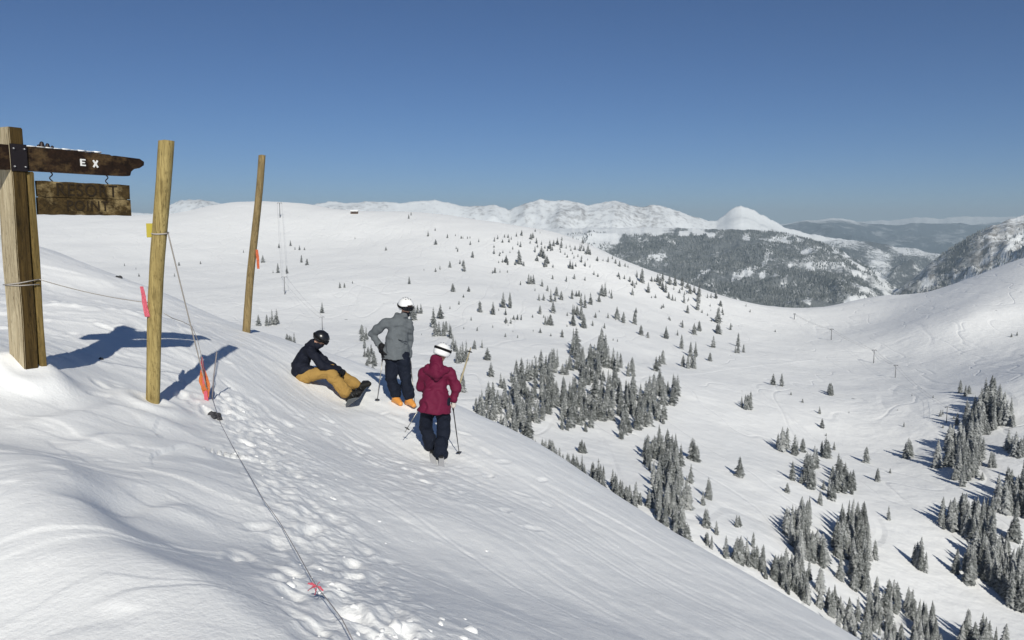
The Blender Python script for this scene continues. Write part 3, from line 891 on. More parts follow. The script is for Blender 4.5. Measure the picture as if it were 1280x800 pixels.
def lettering(text, size, s0, z0):
    cu = bpy.data.curves.new("lettering", 'FONT'); cu.body = text; cu.size = size; cu.extrude = 0.003; cu.space_character = 1.12
    o = bpy.data.objects.new("tmp", cu); COL.objects.link(o)
    dg = bpy.context.evaluated_depsgraph_get()
    me = bpy.data.meshes.new_from_object(o.evaluated_get(dg)); bpy.data.objects.remove(o)
    M = Matrix(((E.x, 0, -F.x, 0), (E.y, 0, -F.y, 0), (0, 1, 0, 0), (0, 0, 0, 1)))
    M.translation = hb_c + E * s0 + EZ * z0 - F * 0.0262 - Vector(board.location)
    me.transform(M); me.name = "lettering"
    link_mesh("lettering", me, M_LETTER, board, smooth=False)
lettering("RESORT", 0.185, 0.455, mid + 0.022)
lettering("POINT", 0.155, 0.56, mid - 0.132)
for s in (0.435, 1.07):
    bm = bmesh.new()
    pts = []
    for k in range(15):
        a = k / 14 * math.pi * 2.6 - 0.4
        pts.append(hb_c + E * (s + 0.016 * math.sin(a)) + EZ * (BB + 0.006 - (BB - HT + 0.012) * k / 14))
    tube(bm, pts, 0.006, 6)
    obj("hook", bm, M_STEEL, board)

# ------------------------------------------------------------------ the two round poles
def round_pole(name, base, top, r0, r1, m, label, seed):
    t = thing(name, label, "pole", tuple(base), None)
    bm = bmesh.new()
    rg = random.Random(seed)
    ax = (top - base)
    lo = base - ax.normalized() * 0.5
    n = 26; sg = 20
    rows = []
    for i in range(n + 1):
        f = i / n; c = lo.lerp(top, f) + Vector((0.012 * math.sin(f * 7 + seed), 0.012 * math.cos(f * 5 + seed), 0))
        r = (r0 + (r1 - r0) * f)
        rows.append([bm.verts.new(c + Vector((math.cos(a), math.sin(a), 0)) * (r * (1 + 0.035 * math.sin(3 * a + f * 4 + seed) + 0.02 * rg.uniform(-1, 1)))) for a in [2 * math.pi * k / sg for k in range(sg)]])
    for a, b in zip(rows[:-1], rows[1:]):
        for k in range(sg): bm.faces.new((a[k], a[(k + 1) % sg], b[(k + 1) % sg], b[k]))
    topc = bm.verts.new(top + Vector((0, 0, 0.012)))
    for k in range(sg): bm.faces.new((rows[-1][k], rows[-1][(k + 1) % sg], topc))
    obj("shaft", bm, m, t)
    return t
b1 = P(190, 505, 9.0); b1.z = gz(b1.x, b1.y)
t1 = P(206, 176, 9.0)
pole1 = round_pole("wooden_pole", b1, t1, 0.072, 0.084, W_POLE, "thick round wooden pole nearest the signpost, with a small yellow tag", 1)
M_TAG = mat("yellow plastic", (0.40, 0.33, 0.04), 0.5)
M_YLABEL = M_TAG
bm = bmesh.new()
tp = P(188.5, 288, 9.0)
box(bm, tp, Vector((0.93, 0.36, 0)).normalized(), Vector((-0.36, 0.93, 0)).normalized(), EZ, 0.045, 0.004, 0.078, bevel=0.002)
obj("tag", bm, M_TAG, pole1, smooth=False)
b2 = P(308, 416, 16.7); b2.z = gz(b2.x, b2.y)
t2 = P(327, 194, 16.7)
pole2 = round_pole("wooden_pole", b2, t2, 0.082, 0.070, W_POLE2, "slim wooden pole leaning on the slope edge behind the first pole", 2)

# ------------------------------------------------------------------ ropes and flagging tape
M_ROPE = cloth("grey rope", (0.36, 0.33, 0.30), 0.9)
M_ROPED = cloth("dark rope", (0.24, 0.22, 0.22), 0.9)
M_PINK = mat("pink tape", (0.85, 0.20, 0.27), 0.5)
M_ORANGE = mat("orange mesh", (0.82, 0.27, 0.08), 0.6)
M_ORANGEP = mat("orange vinyl", (0.80, 0.22, 0.10), 0.6)

def sag(a, b, s, n=24):
    return [a.lerp(b, k / n) - EZ * (s * 4 * (k / n) * (1 - k / n)) for k in range(n + 1)]
def rope(label, pts, r, m, cat="rope", name="rope", group=None):
    bm = bmesh.new(); tube(bm, pts, r, 6)
    o = obj(name, bm, m)
    return setp(o, label, cat, group)
anchor = P(208, 290, 8.95)
stake_p = P(264, 512, 10.2); stake_p.z = gz(stake_p.x, stake_p.y)
stake_top = P(271, 440, 10.2)
low = P(258, 484, 10.0)
bm = bmesh.new()
hub = t1.lerp(b1, (290 - 176) / (505 - 176.0))
ringp = [hub + Vector((math.cos(a) * 0.088, math.sin(a) * 0.088, 0.01 * math.sin(a))) for a in [2 * math.pi * k / 18 for k in range(19)]]
tube(bm, ringp, 0.008, 6)
tube(bm, sag(ringp[0], low, 0.02), 0.0085, 6)
tube(bm, sag(low, stake_p + EZ * 0.12, 0.01, 6), 0.007, 6)
o = obj("rope", bm, M_ROPE); setp(o, "pale rope slanting from the tagged pole down to the orange flag", "rope")
# stake with the orange flag
st = thing("marker_stake", "thin grey stake in the snow carrying a crumpled orange flag", "stake", tuple(stake_p))
bm = bmesh.new(); tube(bm, [stake_p - EZ * 0.2, stake_p.lerp(stake_top, .5), stake_top], 0.008, 7)
obj("shaft", bm, M_ROPED, st)
def ribbon(name, pts, widths, side, m, parent=None, seed=0, thick=0.003):
    bm = bmesh.new(); rows = []
    rg = random.Random(seed)
    sub = []
    for i in range(len(pts) - 1):
        for k in range(5): sub.append((pts[i].lerp(pts[i + 1], k / 5), widths[i] + (widths[i + 1] - widths[i]) * k / 5))
    sub.append((pts[-1], widths[-1]))
    sd = side.normalized(); nn = sd.cross(EZ).normalized()
    for i, (p, w) in enumerate(sub):
        row = []
        for j in range(5):
            f = j / 4 - 0.5
            row.append(bm.verts.new(p + sd * (w * f) + nn * (0.18 * w * math.sin(i * 0.9 + j * 1.7 + seed) + 0.02 * rg.uniform(-1, 1) * min(1, w * 6))))
        rows.append(row)
    for a, b in zip(rows[:-1], rows[1:]):
        for j in range(4): bm.faces.new((a[j], a[j + 1], b[j + 1], b[j]))
    bmesh.ops.solidify(bm, geom=list(bm.faces), thickness=thick)
    return obj(name, bm, m, parent)
SD = Vector((1, 0.15, 0))
ribbon("flag", [P(253, 462, 10.05), P(255, 474, 10.05), P(257, 486, 10.05), P(259, 498, 10.1)], [0.05, 0.125, 0.11, 0.04], SD, M_ORANGE, st, 3)
ribbon("streamer", [P(252, 446, 10.05), P(254, 464, 10.05), P(258, 500, 10.05), P(259, 513, 10.1)], [0.02, 0.05, 0.05, 0.02], SD, M_PINK, st, 5)
# thin line from the signpost to the pole, with pink tape
wl = K.copy(); wl.z = P(31, 357, 7.9).z
bm = bmesh.new()
for dz in (0.0, 0.05):
    corner = [K + F * WL - F * 0 - E * 0.006, K - E * 0.006 - F * 0.006, K + E * 0.2 - F * 0.006]
    cp = [Vector((c.x, c.y, wl.z + dz * k / 2)) for k, c in enumerate(corner)]
    tube(bm, cp, 0.006, 6)
pa = Vector((corner[-1].x, corner[-1].y, wl.z + 0.05))
pb = t1.lerp(b1, (378 - 176) / (505 - 176.0)) + Vector((-0.085, 0, 0))
tube(bm, sag(pa, pb, 0.03), 0.005, 6)
setp(obj("rope", bm, M_ROPE), "thin pale line tied round the signpost and strung to the tagged pole", "rope")
tp = sag(pa, pb, 0.03)[20]
setp(ribbon("flagging_tape", [P(177, 358, 8.9), P(180, 374, 8.9), P(184, 396, 8.9)], [0.035, 0.05, 0.055], SD, M_PINK, None, 8), "pink tape hanging beside the tagged pole", "tape")
# loop behind the tagged pole
pc = t1.lerp(b1, (392 - 176) / (505 - 176.0)) + Vector((0.08, 0.02, 0))
rope("slack pale cord drooping right of the tagged pole over the sign's shadow", [pc, P(216, 398, 9.2), P(228, 402, 9.4), P(240, 408, 9.6), P(247, 425, 9.8), P(252, 446, 9.95), P(256, 470, 10.0)], 0.004, M_ROPE)
# the boundary line on the snow
pts = [stake_p + EZ * 0.08]
for (px, py, up) in ((275, 530, 0.05), (290, 560, 0.06), (310, 598, 0.08), (330, 636, 0.10), (350, 668, 0.12), (372, 710, 0.13), (390, 747, 0.14), (397, 761, 0.145), (412, 781, 0.15), (428, 806, 0.15), (450, 850, 0.15)):
    q = on_near(px, py + up * 60, 2.2)
    pts.append(Vector((q.x, q.y, q.z + up)))
rope("dark boundary rope running down the snow towards the camera", pts, [0.0024] * len(pts), M_ROPED)
rp = pts[8]
b_t = thing("flagging_tape", "frayed coral pink tape knotted on the boundary rope", "tape", tuple(rp))
for k, (a, ln) in enumerate(((200, .05), (150, .055), (255, .045), (70, .04), (330, .035))):
    d = Vector((math.cos(R(a)), 0.2, math.sin(R(a)) * 0.8))
    ribbon("streamer", [rp, rp + d * (ln * .5), rp + d * ln - EZ * 0.012], [0.006, 0.016, 0.008], Vector((0.3, 0.9, 0.5)), M_PINK, b_t, k)
# orange strip at the far pole
setp(ribbon("flagging_tape", [P(321, 312, 16.6), P(322, 322, 16.6), P(323, 336, 16.6)], [0.05, 0.06, 0.05], SD, M_ORANGEP, None, 12), "small orange strip of tape hanging on the leaning pole", "tape")

# ------------------------------------------------------------------ stones and lumps of snow
def lump(bm, c, r, seed, n=1):
    rg = random.Random(seed)
    b = bmesh.new(); bmesh.ops.create_icosphere(b, subdivisions=n, radius=1.0)
    s = Vector((r * rg.uniform(.7, 1.3), r * rg.uniform(.7, 1.3), r * rg.uniform(.45, .85)))
    for v in b.verts:
        k = 1 + 0.22 * math.sin(v.co.x * 4 + seed) * math.cos(v.co.y * 3.3 + seed * 2) + rg.uniform(-.1, .1)
        v.co = Vector((v.co.x * s.x * k, v.co.y * s.y * k, v.co.z * s.z * k)) + c
    join(bm, b)
M_ROCK = cloth("dark stone", (0.055, 0.055, 0.06), 0.9, 0.4, 20)
def rock(px, py, r, label, n=3, seed=0):
    c = on_near(px, py); bm = bmesh.new(); rg = random.Random(seed)
    for k in range(n):
        q = Vector((rg.uniform(-1, 1), rg.uniform(-1, 1), 0)) * r * 1.1
        lump(bm, Vector((c.x + q.x, c.y + q.y, gz(c.x + q.x, c.y + q.y) + r * 0.15)), r * rg.uniform(.45, .8), seed + k, 2)
    o = obj("stone", bm, M_ROCK, smooth=False)
    setp(o, label, "stone")
rock(272, 526, 0.085, "dark clod in the snow at the foot of the orange flag", 4, 3)
rock(124, 449, 0.035, "small dark stone on the snow right of the signpost", 1, 5)
rock(148, 347, 0.09, "dark stones breaking through the snow on the far left rim", 5, 9)
bm = bmesh.new()
rg = random.Random(4)
for k in range(45):
    t = rg.random() ** 0.8; i = min(int(t * 4), 3); f = t * 4 - i
    a, b = Vector((*ROPE_LINE[i], 0)), Vector((*ROPE_LINE[i + 1], 0))
    c = a.lerp(b, f) + Vector((rg.gauss(0.18, 0.32), rg.gauss(0.08, 0.25), 0))
    if c.y < 2.6: continue
    r = rg.choice((0.010, 0.014, 0.02, 0.03)) * rg.uniform(.6, 1.2)
    lump(bm, Vector((c.x, c.y, gz(c.x, c.y) - r * 0.25)), r, k, 2)
for k in range(6):
    q = on_near(rg.uniform(430, 1000), rg.uniform(560, 798), 3)
    r = rg.choice((0.007, 0.011, 0.016, 0.022)) * rg.uniform(.6, 1.2)
    lump(bm, q - EZ * r * 0.3, r, 1000 + k, 2)
for k in range(12):
    q = on_near(rg.gauss(520, 45), rg.uniform(772, 800), 3)
    r = rg.choice((0.015, 0.025, 0.04)) * rg.uniform(.6, 1.2)
    lump(bm, q - EZ * r * 0.2, r, 2000 + k, 2)
o = obj("snow_lumps", bm, M_SNOW); o["kind"] = "stuff"
# ------------------------------------------------------------------ people
M_SKIN = mat("skin", (0.48, 0.28, 0.20), 0.55, 0, 0.3)
M_HAIR = mat("hair", (0.05, 0.03, 0.02), 0.6)
C_GREY = cloth("heather grey shell", (0.115, 0.128, 0.140), 0.8, 0.18, 110)
C_NAVY = cloth("navy trousers", (0.008, 0.011, 0.021), 0.8, 0.3, 60)
C_MAROON = cloth("maroon shell", (0.118, 0.010, 0.036), 0.7, 0.12, 60)
C_BLACK = cloth("black shell", (0.009, 0.011, 0.020), 0.75, 0.3, 60)
C_MUSTARD = cloth("mustard trousers", (0.31, 0.19, 0.058), 0.85, 0.12, 60)
C_GLOVE = cloth("black gloves", (0.010, 0.010, 0.012), 0.7, 0.3, 90)
C_GLOVEL = cloth("pale gloves", (0.55, 0.50, 0.46), 0.8, 0.2, 90)
C_BOOTO = mat("orange boot shell", (0.60, 0.26, 0.06), 0.4)
C_BOOTW = mat("pale boot shell", (0.45, 0.45, 0.46), 0.4)
C_BOOTB = cloth("black boots", (0.014, 0.014, 0.014), 0.6, 0.4, 30)
C_HELW = mat("white helmet", (0.78, 0.78, 0.78), 0.35)
C_HELB = mat("black helmet", (0.012, 0.013, 0.016), 0.28, 0, 0.5)
C_LENS = mat("goggle lens", (0.01, 0.012, 0.018), 0.12, 0, 0.6)
C_STRAP = mat("goggle strap", (0.012, 0.012, 0.014), 0.8)
C_SKI = mat("ski topsheet", (0.55, 0.55, 0.56), 0.4)
C_BASE = mat("board base", (0.10, 0.11, 0.12), 0.35)
C_SKID = mat("dark ski", (0.02, 0.02, 0.025), 0.4)
C_POLE = mat("pole aluminium", (0.30, 0.29, 0.27), 0.35, 0.7)
C_POLED = mat("pole black", (0.02, 0.02, 0.022), 0.4)
C_BAMBOO = mat("tan shaft", (0.34, 0.29, 0.19), 0.6)

def frame(fwd, up=EZ):
    f = Vector(fwd).normalized(); r = f.cross(up).normalized(); u = r.cross(f)
    return f, r, u

def head(parent, c, fwd, helmet_mat, up=EZ, s=1.0, strap=C_STRAP, goggles="eyes", face=True):
    f, r, u = frame(fwd, up)
    # helmet shell: a shaped dome, lower at the back and over the ears
    b = bmesh.new(); bmesh.ops.create_uvsphere(b, u_segments=28, v_segments=18, radius=1.0)
    for v in b.verts:
        x, y, z = v.co
        v.co = Vector((x * 0.128, y * 0.152, z * 0.135 + 0.03))
    cut = [v for v in b.verts if v.co.z < (-0.055 if v.co.y < 0.03 else -0.055 + (v.co.y - 0.03) * 0.95)]
    bmesh.ops.delete(b, geom=cut, context='VERTS')
    bmesh.ops.solidify(b, geom=list(b.faces), thickness=0.014)
    for v in b.verts:
        p = v.co * s
        v.co = c + r * p.x + f * p.y + u * p.z
    bmesh.ops.recalc_face_normals(b, faces=b.faces)
    hel = obj("helmet", b, helmet_mat, parent)
    # vents and rim
    for k in range(-1, 2):
        for q in (0.045, -0.03):
            b = bmesh.new()
            pz = 0.03 + 0.134 * math.sqrt(max(0, 1 - (k * .045 / .128) ** 2 - (q / .152) ** 2))
            p = c + (r * (k * 0.045) + f * q + u * pz) * s
            box(b, p, r, f, u, 0.006 * s, 0.018 * s, 0.004 * s, bevel=0.002)
            obj("vent", b, C_STRAP, hel)
    # goggles: strap round the shell and a curved lens
    gu = 0.012 if goggles == "eyes" else 0.055
    b = bmesh.new(); n = 40; rows = []
    for k in range(n):
        a = 2 * math.pi * k / n
        front = max(0.0, math.sin(a))
        h = 0.022 + 0.018 * sstep(0.35, 0.8, math.sin(a))
        rad = 1.04
        zc_ = gu + 0.012 * (1 - math.sin(a)) * 0.6
        kz = math.sqrt(max(0.05, 1 - ((zc_ - 0.03) / 0.135) ** 2))
        x = 0.128 * rad * kz * math.cos(a); y = 0.152 * rad * kz * math.sin(a) * (1 if front == 0 else 0.97)
        rows.append([c + (r * x + f * y + u * (zc_ + dz)) * s for dz in (-h * .9, -h * .5, 0, h * .5, h * .9)])
    vv = [[b.verts.new(p + (p - c - u * (u.dot(p - c))).normalized() * (0.006 * (1 - abs(j - 2) / 2.2))) for j, p in enumerate(q)] for q in rows]
    for k in range(n):
        for j in range(4): b.faces.new((vv[k][j], vv[(k + 1) % n][j], vv[(k + 1) % n][j + 1], vv[k][j + 1]))
    bmesh.ops.solidify(b, geom=list(b.faces), thickness=-0.006)
    bmesh.ops.recalc_face_normals(b, faces=b.faces)
    g = obj("goggles", b, [strap, C_LENS], parent)
    for p in g.data.polygons:
        q = Vector(p.center) + base_of(parent) - c
        if f.dot(q) > 0.085 * s: p.material_index = 1
    return f, r, u

def headcaps(c, f, r, u, s=1.0):
    return [(c + (f * 0.005 + u * 0.03) * s, c + (f * -0.005 + u * 0.02) * s, 0.098 * s, 0.098 * s),
            (c + (f * 0.03 - u * 0.03) * s, c + (f * 0.045 - u * 0.085) * s, 0.076 * s, 0.048 * s),
            (c + (f * 0.098 - u * 0.005) * s, c + (f * 0.118 - u * 0.042) * s, 0.010 * s, 0.016 * s),
            (c + (f * 0.085 - u * 0.072 - r * 0.018) * s, c + (f * 0.085 - u * 0.072 + r * 0.018) * s, 0.012 * s, 0.012 * s),
            (c + (r * 0.095 - u * 0.01) * s, c + (r * 0.10 - u * 0.045) * s, 0.016 * s, 0.012 * s),
            (c + (r * -0.095 - u * 0.01) * s, c + (r * -0.10 - u * 0.045) * s, 0.016 * s, 0.012 * s)]

def hand_caps(w, d, palm_n, side, curl=0.6, s=1.0, thumb=1):
    """a gloved hand from wrist w: d = finger direction, palm_n = way the palm faces, side = towards the thumb"""
    d = Vector(d).normalized(); pn = Vector(palm_n); pn = (pn - d * pn.dot(d)).normalized()
    sd = Vector(side); sd = (sd - d * sd.dot(d) - pn * sd.dot(pn)).normalized()
    caps = [(w, w + d * 0.085 * s, 0.036 * s, 0.042 * s, dict(side=sd, flat=0.6))]
    for k, (o, ln) in enumerate(((0.030, .074), (0.010, .082), (-0.011, .077), (-0.031, .062))):
        a = w + d * 0.083 * s + sd * (o * s)
        d1 = (d * math.cos(curl * .7) + pn * math.sin(curl * .7))
        d2 = (d * math.cos(curl * 1.9) + pn * math.sin(curl * 1.9))
        b = a + d1 * (ln * .5 * s); c = b + d2 * (ln * .55 * s)
        caps.append((a, b, 0.0125 * s, 0.0115 * s)); caps.append((b, c, 0.0115 * s, 0.0095 * s))
    t0 = w + d * 0.03 * s + sd * 0.034 * s * thumb
    t1_ = t0 + (sd * 0.7 * thumb + d * 0.6 + pn * 0.35).normalized() * 0.04 * s
    t2_ = t1_ + (d * 0.8 + pn * 0.6).normalized() * 0.034 * s
    caps += [(t0, t1_, 0.016 * s, 0.0135 * s), (t1_, t2_, 0.0135 * s, 0.010 * s)]
    return caps

def ski_pole(label, grip, tip, m, group=None, basket=True, r=0.009):
    ax = (tip - grip).normalized()
    t = thing("ski_pole", label, "ski pole", tuple(tip), group)
    bm = bmesh.new(); tube(bm, [grip + ax * 0.1, grip.lerp(tip, .5), tip], [r, r * .9, r * .55], 8)
    obj("shaft", bm, m, t)
    bm = bmesh.new(); cap(bm, grip, grip + ax * 0.12, 0.017, 0.014, n=10)
    obj("grip", bm, C_POLED, t)
    if basket:
        bm = bmesh.new()
        q = tip - ax * 0.07
        tube(bm, [q - ax * 0.010, q, q + ax * 0.006], [0.012, 0.046, 0.038], 14)
        obj("basket", bm, C_POLED, t)
    return t

def ski(label, mid, fwd, m, length=1.66, w=0.05, group=None, lift=0.014):
    """a ski with raised shovel, lying on the snow under mid"""
    f = Vector((fwd[0], fwd[1], 0)).normalized(); sd = Vector((f.y, -f.x, 0))
    z0 = gz(*(mid + f * 0)[:2]); e = 0.45
    za = gz(*(mid - f * e)[:2]); zb = gz(*(mid + f * e)[:2])
    la = gz(*(mid - sd * .1)[:2]); lb = gz(*(mid + sd * .1)[:2])
    F3 = (f * (2 * e) + EZ * (zb - za)).normalized()
    S3 = (sd * .2 + EZ * (lb - la) * .5).normalized()
    U3 = S3.cross(F3).normalized()
    if U3.z < 0: U3 = -U3
    c = Vector((mid.x, mid.y, max(z0, (za + zb) / 2))) + U3 * lift
    t = thing("ski", label, "ski", tuple(c), group)
    bm = bmesh.new(); n = 26; rows = []
    for k in range(n + 1):
        s = -length / 2 + length * k / n; q = abs(s) / (length / 2)
        ww = w * (0.74 + 0.26 * q ** 1.5)
        if q > 0.9: ww *= math.sqrt(max(0.02, 1 - ((q - 0.9) / 0.1) ** 2))
        up = 0.16 * max(0, (s - length * 0.36) / (length * .14)) ** 2 * 0.8 if s > 0 else 0.025 * max(0, (-s - length * .44) / (length * .06)) ** 2
        p = c + F3 * s + U3 * up
        rows.append([bm.verts.new(p + S3 * (ww * a) + U3 * b) for a, b in ((-1, -.006), (1, -.006), (1, .004), (.8, .008), (-.8, .008), (-1, .004))])
    for a, b in zip(rows[:-1], rows[1:]):
        for k in range(6): bm.faces.new((a[k], a[(k + 1) % 6], b[(k + 1) % 6], b[k]))
    bm.faces.new(list(reversed(rows[0]))); bm.faces.new(rows[-1])
    bmesh.ops.recalc_face_normals(bm, faces=bm.faces)
    obj("plank", bm, m, t, smooth=False)
    for s in (0.17, -0.17):
        bm = bmesh.new(); box(bm, c + F3 * s + U3 * 0.022, F3, S3, U3, 0.06, 0.032, 0.014, bevel=0.006)
        obj("binding", bm, C_POLED, t, smooth=False)
    return c, F3, S3, U3

def boot_caps(ankle, toe_dir, up, s=1.0):
    f = Vector(toe_dir).normalized(); sd = f.cross(up).normalized()
    heel = ankle - up * 0.085 * s - f * 0.055 * s
    toe = ankle - up * 0.10 * s + f * 0.165 * s
    return [(ankle + up * 0.09 * s, ankle - up * 0.03 * s, 0.062 * s, 0.066 * s), (ankle - up * .03 * s, heel, 0.062 * s, 0.052 * s),
            (ankle - up * .04 * s + f * .01, toe, 0.066 * s, 0.044 * s), (heel, toe, 0.048 * s, 0.044 * s, dict(side=sd, flat=0.8))]

# ---- 1: the tall one in heather grey, facing half right towards us
DA = 14.2
g0 = P(500, 501, DA); ga = Vector((g0.x, g0.y, gz(g0.x, g0.y)))
dzA = ga.z - g0.z
def A(px, py, dy=0.0): return P(px, py, DA + dy) + EZ * dzA
pa_ = thing("person", "standing skier in grey jacket, navy trousers and white helmet, hand on hip", "person", tuple(ga))
fa = Vector((0.62, -0.74, -0.22))
hcA = A(507, 381.5, 0.0)
fA, rA, uA = head(pa_, hcA, fa, C_HELW, s=1.06)
shL, shR = A(481, 402, 0.0), A(510, 403, 0.06)
elL, wrL = A(466, 415.5, 0.10), A(477, 434, -0.02)
elR, wrR = A(511, 424, 0.16), A(511, 443, 0.10)
hipL, hipR = A(488, 447, 0.0), A(503, 447, 0.0)
knL, knR = A(489, 470, -0.06), A(507, 471, -0.08)
anL, anR = A(494.5, 493, -0.02), A(511, 495, -0.12)
SA = (shR - shL)
neck, chest, waist = A(503, 393), A(497, 408), A(496, 432)
body = [(A(500, 402), waist, 0.13, 0.12, dict(side=SA, flat=.7)), (waist, A(496, 446), 0.12, 0.13, dict(side=SA, flat=.75)), (A(502, 398), hcA - uA * .05, 0.058, 0.055),
        (shL, elL, .05, .042), (elL, wrL, .042, .03), (shR, elR, .05, .042), (elR, wrR, .042, .03), (shL, A(500, 400), .06, .09), (shR, A(500, 400), .06, .09),
        (hipL, knL, .085, .06), (knL, anL, .06, .045), (hipR, knR, .085, .06), (knR, anR, .06, .045), (hipL, waist, .09, .1), (hipR, waist, .09, .1)] + headcaps(hcA, fA, rA, uA)
organic("body", body, 0.016, M_SKIN, pa_, 4)
organic("jacket", [(A(499, 403), A(496.5, 420), 0.185, 0.195, dict(side=SA, flat=.72)), (A(496.5, 418), A(495, 445.5), 0.19, 0.262, dict(side=SA, flat=.78, round_ends=False, n=20)),
                   (shL, A(499, 403), .10, .15), (shR, A(500, 403), .10, .14), (shL, elL, .098, .078), (elL, wrL + (elL - wrL).normalized() * .03, .08, .062),
                   (shR, elR, .098, .078), (elR, wrR, .08, .06), (A(499, 399), A(505, 392), .115, .095), (A(493, 399, .05), A(498, 393, .06), .085, .075),
                   (A(497, 432), A(496, 438), .19, .19, dict(side=SA, flat=.75))], 0.014, C_GREY, pa_, 3, 0.016, 7, 3)
organic("trousers", [(A(490, 444), knL, .135, .108), (knL, anL + EZ * .05, .105, .098), (A(503, 444), knR, .135, .108), (knR, anR + EZ * .05, .105, .098),
                     (A(490, 441), A(502, 441), .14, .14), (anL + EZ * .16, anL + EZ * .055, .095, .108), (anR + EZ * .16, anR + EZ * .055, .095, .108)], 0.014, C_NAVY, pa_, 3, 0.011, 8, 5)
organic("glove", hand_caps(wrL, A(480, 443, -.06) - wrL, Vector((1, 0, 0.2)), Vector((0.2, -1, 0.2)), 0.6, 1.75) + [(wrL + EZ * .05, wrL - EZ * .03, .062, .056)], 0.007, C_GLOVE, pa_, 3)
organic("glove", hand_caps(wrR, A(511, 454, .08) - wrR, Vector((-.5, 0.8, 0)), Vector((-.6, -.6, .3)), 1.2, 0.95), 0.007, C_GLOVE, pa_, 3)
b = bmesh.new()
toeA = Vector((0.60, -0.78, 0))
organic("boot", boot_caps(anL, toeA, EZ, 1.05), 0.011, C_BOOTO, pa_, 4)
organic("boot", boot_caps(anR, toeA, EZ, 1.05), 0.011, C_BOOTO, pa_, 4)
# zip flap, pocket and chin guard
organic("neck_gaiter", [(hcA + fA * .045 - uA * .10, hcA - uA * .13 + fA * .02, .062, .075)], 0.01, C_BLACK, pa_, 2)
b = bmesh.new()
tube(b, [A(509, 425, -.150), A(503, 424, -.160), A(498, 422, -.150)], 0.006, 6)
obj("pocket_zip", b, C_BLACK, pa_)
ski_pole("ski pole planted left of the grey-jacketed skier, under his hip hand", wrL + (A(480, 443, -.06) - wrL) * .6 - EZ * .02, (lambda q: Vector((q.x, q.y, gz(q.x, q.y) - .03)))(on_near(471, 503)), C_POLE)
ski_pole("ski pole planted right of the grey-jacketed skier's orange boots", A(513, 450, .06), (lambda q: Vector((q.x, q.y, gz(q.x, q.y) - .03)))(on_near(519.5, 512)), C_POLE)

# ---- 2: the one in maroon, seen from behind
DB = 11.9
r0_ = P(545, 565, DB); rb = Vector((r0_.x, r0_.y, gz(r0_.x, r0_.y)))
dzB = rb.z - r0_.z
def B(px, py, dy=0.0): return P(px, py, DB + dy) + EZ * dzB
pb_ = thing("person", "skier in long maroon jacket seen from behind, white helmet with black strap", "person", tuple(rb))
fb = Vector((0.45, 0.86, -0.30))
hcB = B(552, 438, 0.08)
fB, rB, uB = head(pb_, hcB, fb, C_HELW, up=Vector((0.22, 0, 1)), s=0.99, goggles="up")
bshL, bshR = B(530, 463, 0.03), B(561, 463, 0.05)
belL, bwrL = B(526, 480, 0.10), B(532, 486, 0.30)
belR, bwrR = B(570, 480, 0.06), B(567.5, 497, 0.02)
bhipL, bhipR = B(535, 500, 0.05), B(554, 501, 0.05)
bknL, bknR = B(532, 531, 0.16), B(555, 534, 0.06)
banL, banR = B(538.5, 556, 0.12), B(551, 565, -0.12)
SB = bshR - bshL
body = [(B(545, 463), B(545, 485), .125, .115, dict(side=SB, flat=.7)), (B(545, 485), B(545, 500), .115, .135, dict(side=SB, flat=.75)), (B(547, 457, .04), hcB - uB * .05, .055, .053),
        (bshL, belL, .045, .038), (belL, bwrL, .038, .028), (bshR, belR, .045, .038), (belR, bwrR, .038, .028), (bshL, B(545, 463), .055, .085), (bshR, B(545, 463), .055, .085),
        (bhipL, bknL, .085, .058), (bknL, banL, .058, .042), (bhipR, bknR, .085, .058), (bknR, banR, .058, .042), (bhipL, B(545, 490), .09, .1), (bhipR, B(545, 490), .09, .1)] + headcaps(hcB, fB, rB, uB, .97)
organic("body", body, 0.016, M_SKIN, pb_, 4)
organic("jacket", [(B(545.5, 465), B(545, 482), .178, .172, dict(side=SB, flat=.7)), (B(545, 482), B(543, 511), .178, .262, dict(side=SB, flat=.86, round_ends=False, n=20)), (B(544, 488), B(544, 497), .18, .20, dict(side=SB, flat=.78)),
                   (bshL, B(545, 464), .09, .13), (bshR, B(545, 464), .09, .13), (bshL, belL, .09, .075), (belL, bwrL, .075, .056), (bshR, belR, .09, .076), (belR, bwrR + EZ * .02, .074, .06),
                   (B(533, 455, -.07), B(556, 456, -.02), .035, .035)], 0.014, C_MAROON, pb_, 3, 0.014, 7, 7)
organic("hood", [(B(545, 447, .03), B(546, 457, -.08), .10, .105), (B(534, 459, -.04), B(546, 464, -.15), .07, .07), (B(557, 459, -.02), B(546, 464, -.15), .07, .07), (B(546, 464, -.14), B(546, 470, -.14), .07, .035)], 0.013, C_MAROON, pb_, 3, 0.011, 8, 9)
b = bmesh.new()
wpts = []
for k in range(25):
    a = math.pi * (1.0 + k / 24.0)
    wpts.append(B(545, 485.5) + SB.normalized() * (0.187 * math.cos(a)) + Vector((-SB.y, SB.x, 0)).normalized() * (0.139 * math.sin(a)))
tube(b, wpts, 0.006, 6)
obj("waist_seam", b, C_MAROON, pb_)
organic("trousers", [(B(536, 500), bknL, .125, .100), (bknL, banL + EZ * .03, .098, .088), (B(553, 501), bknR, .125, .104), (bknR, banR + EZ * .03, .102, .098),
                     (B(537, 498), B(553, 498), .13, .13), (banL + EZ * .14, banL + EZ * .03, .09, .10), (banR + EZ * .18, banR + EZ * .02, .10, .118)], 0.014, C_NAVY, pb_, 3, 0.011, 8, 11)
organic("glove", hand_caps(bwrR, Vector((-.05, .25, -1)), Vector((-.6, .5, 0)), Vector((-.5, .8, 0)), 1.3, 1.05), 0.007, C_GLOVEL, pb_, 3)
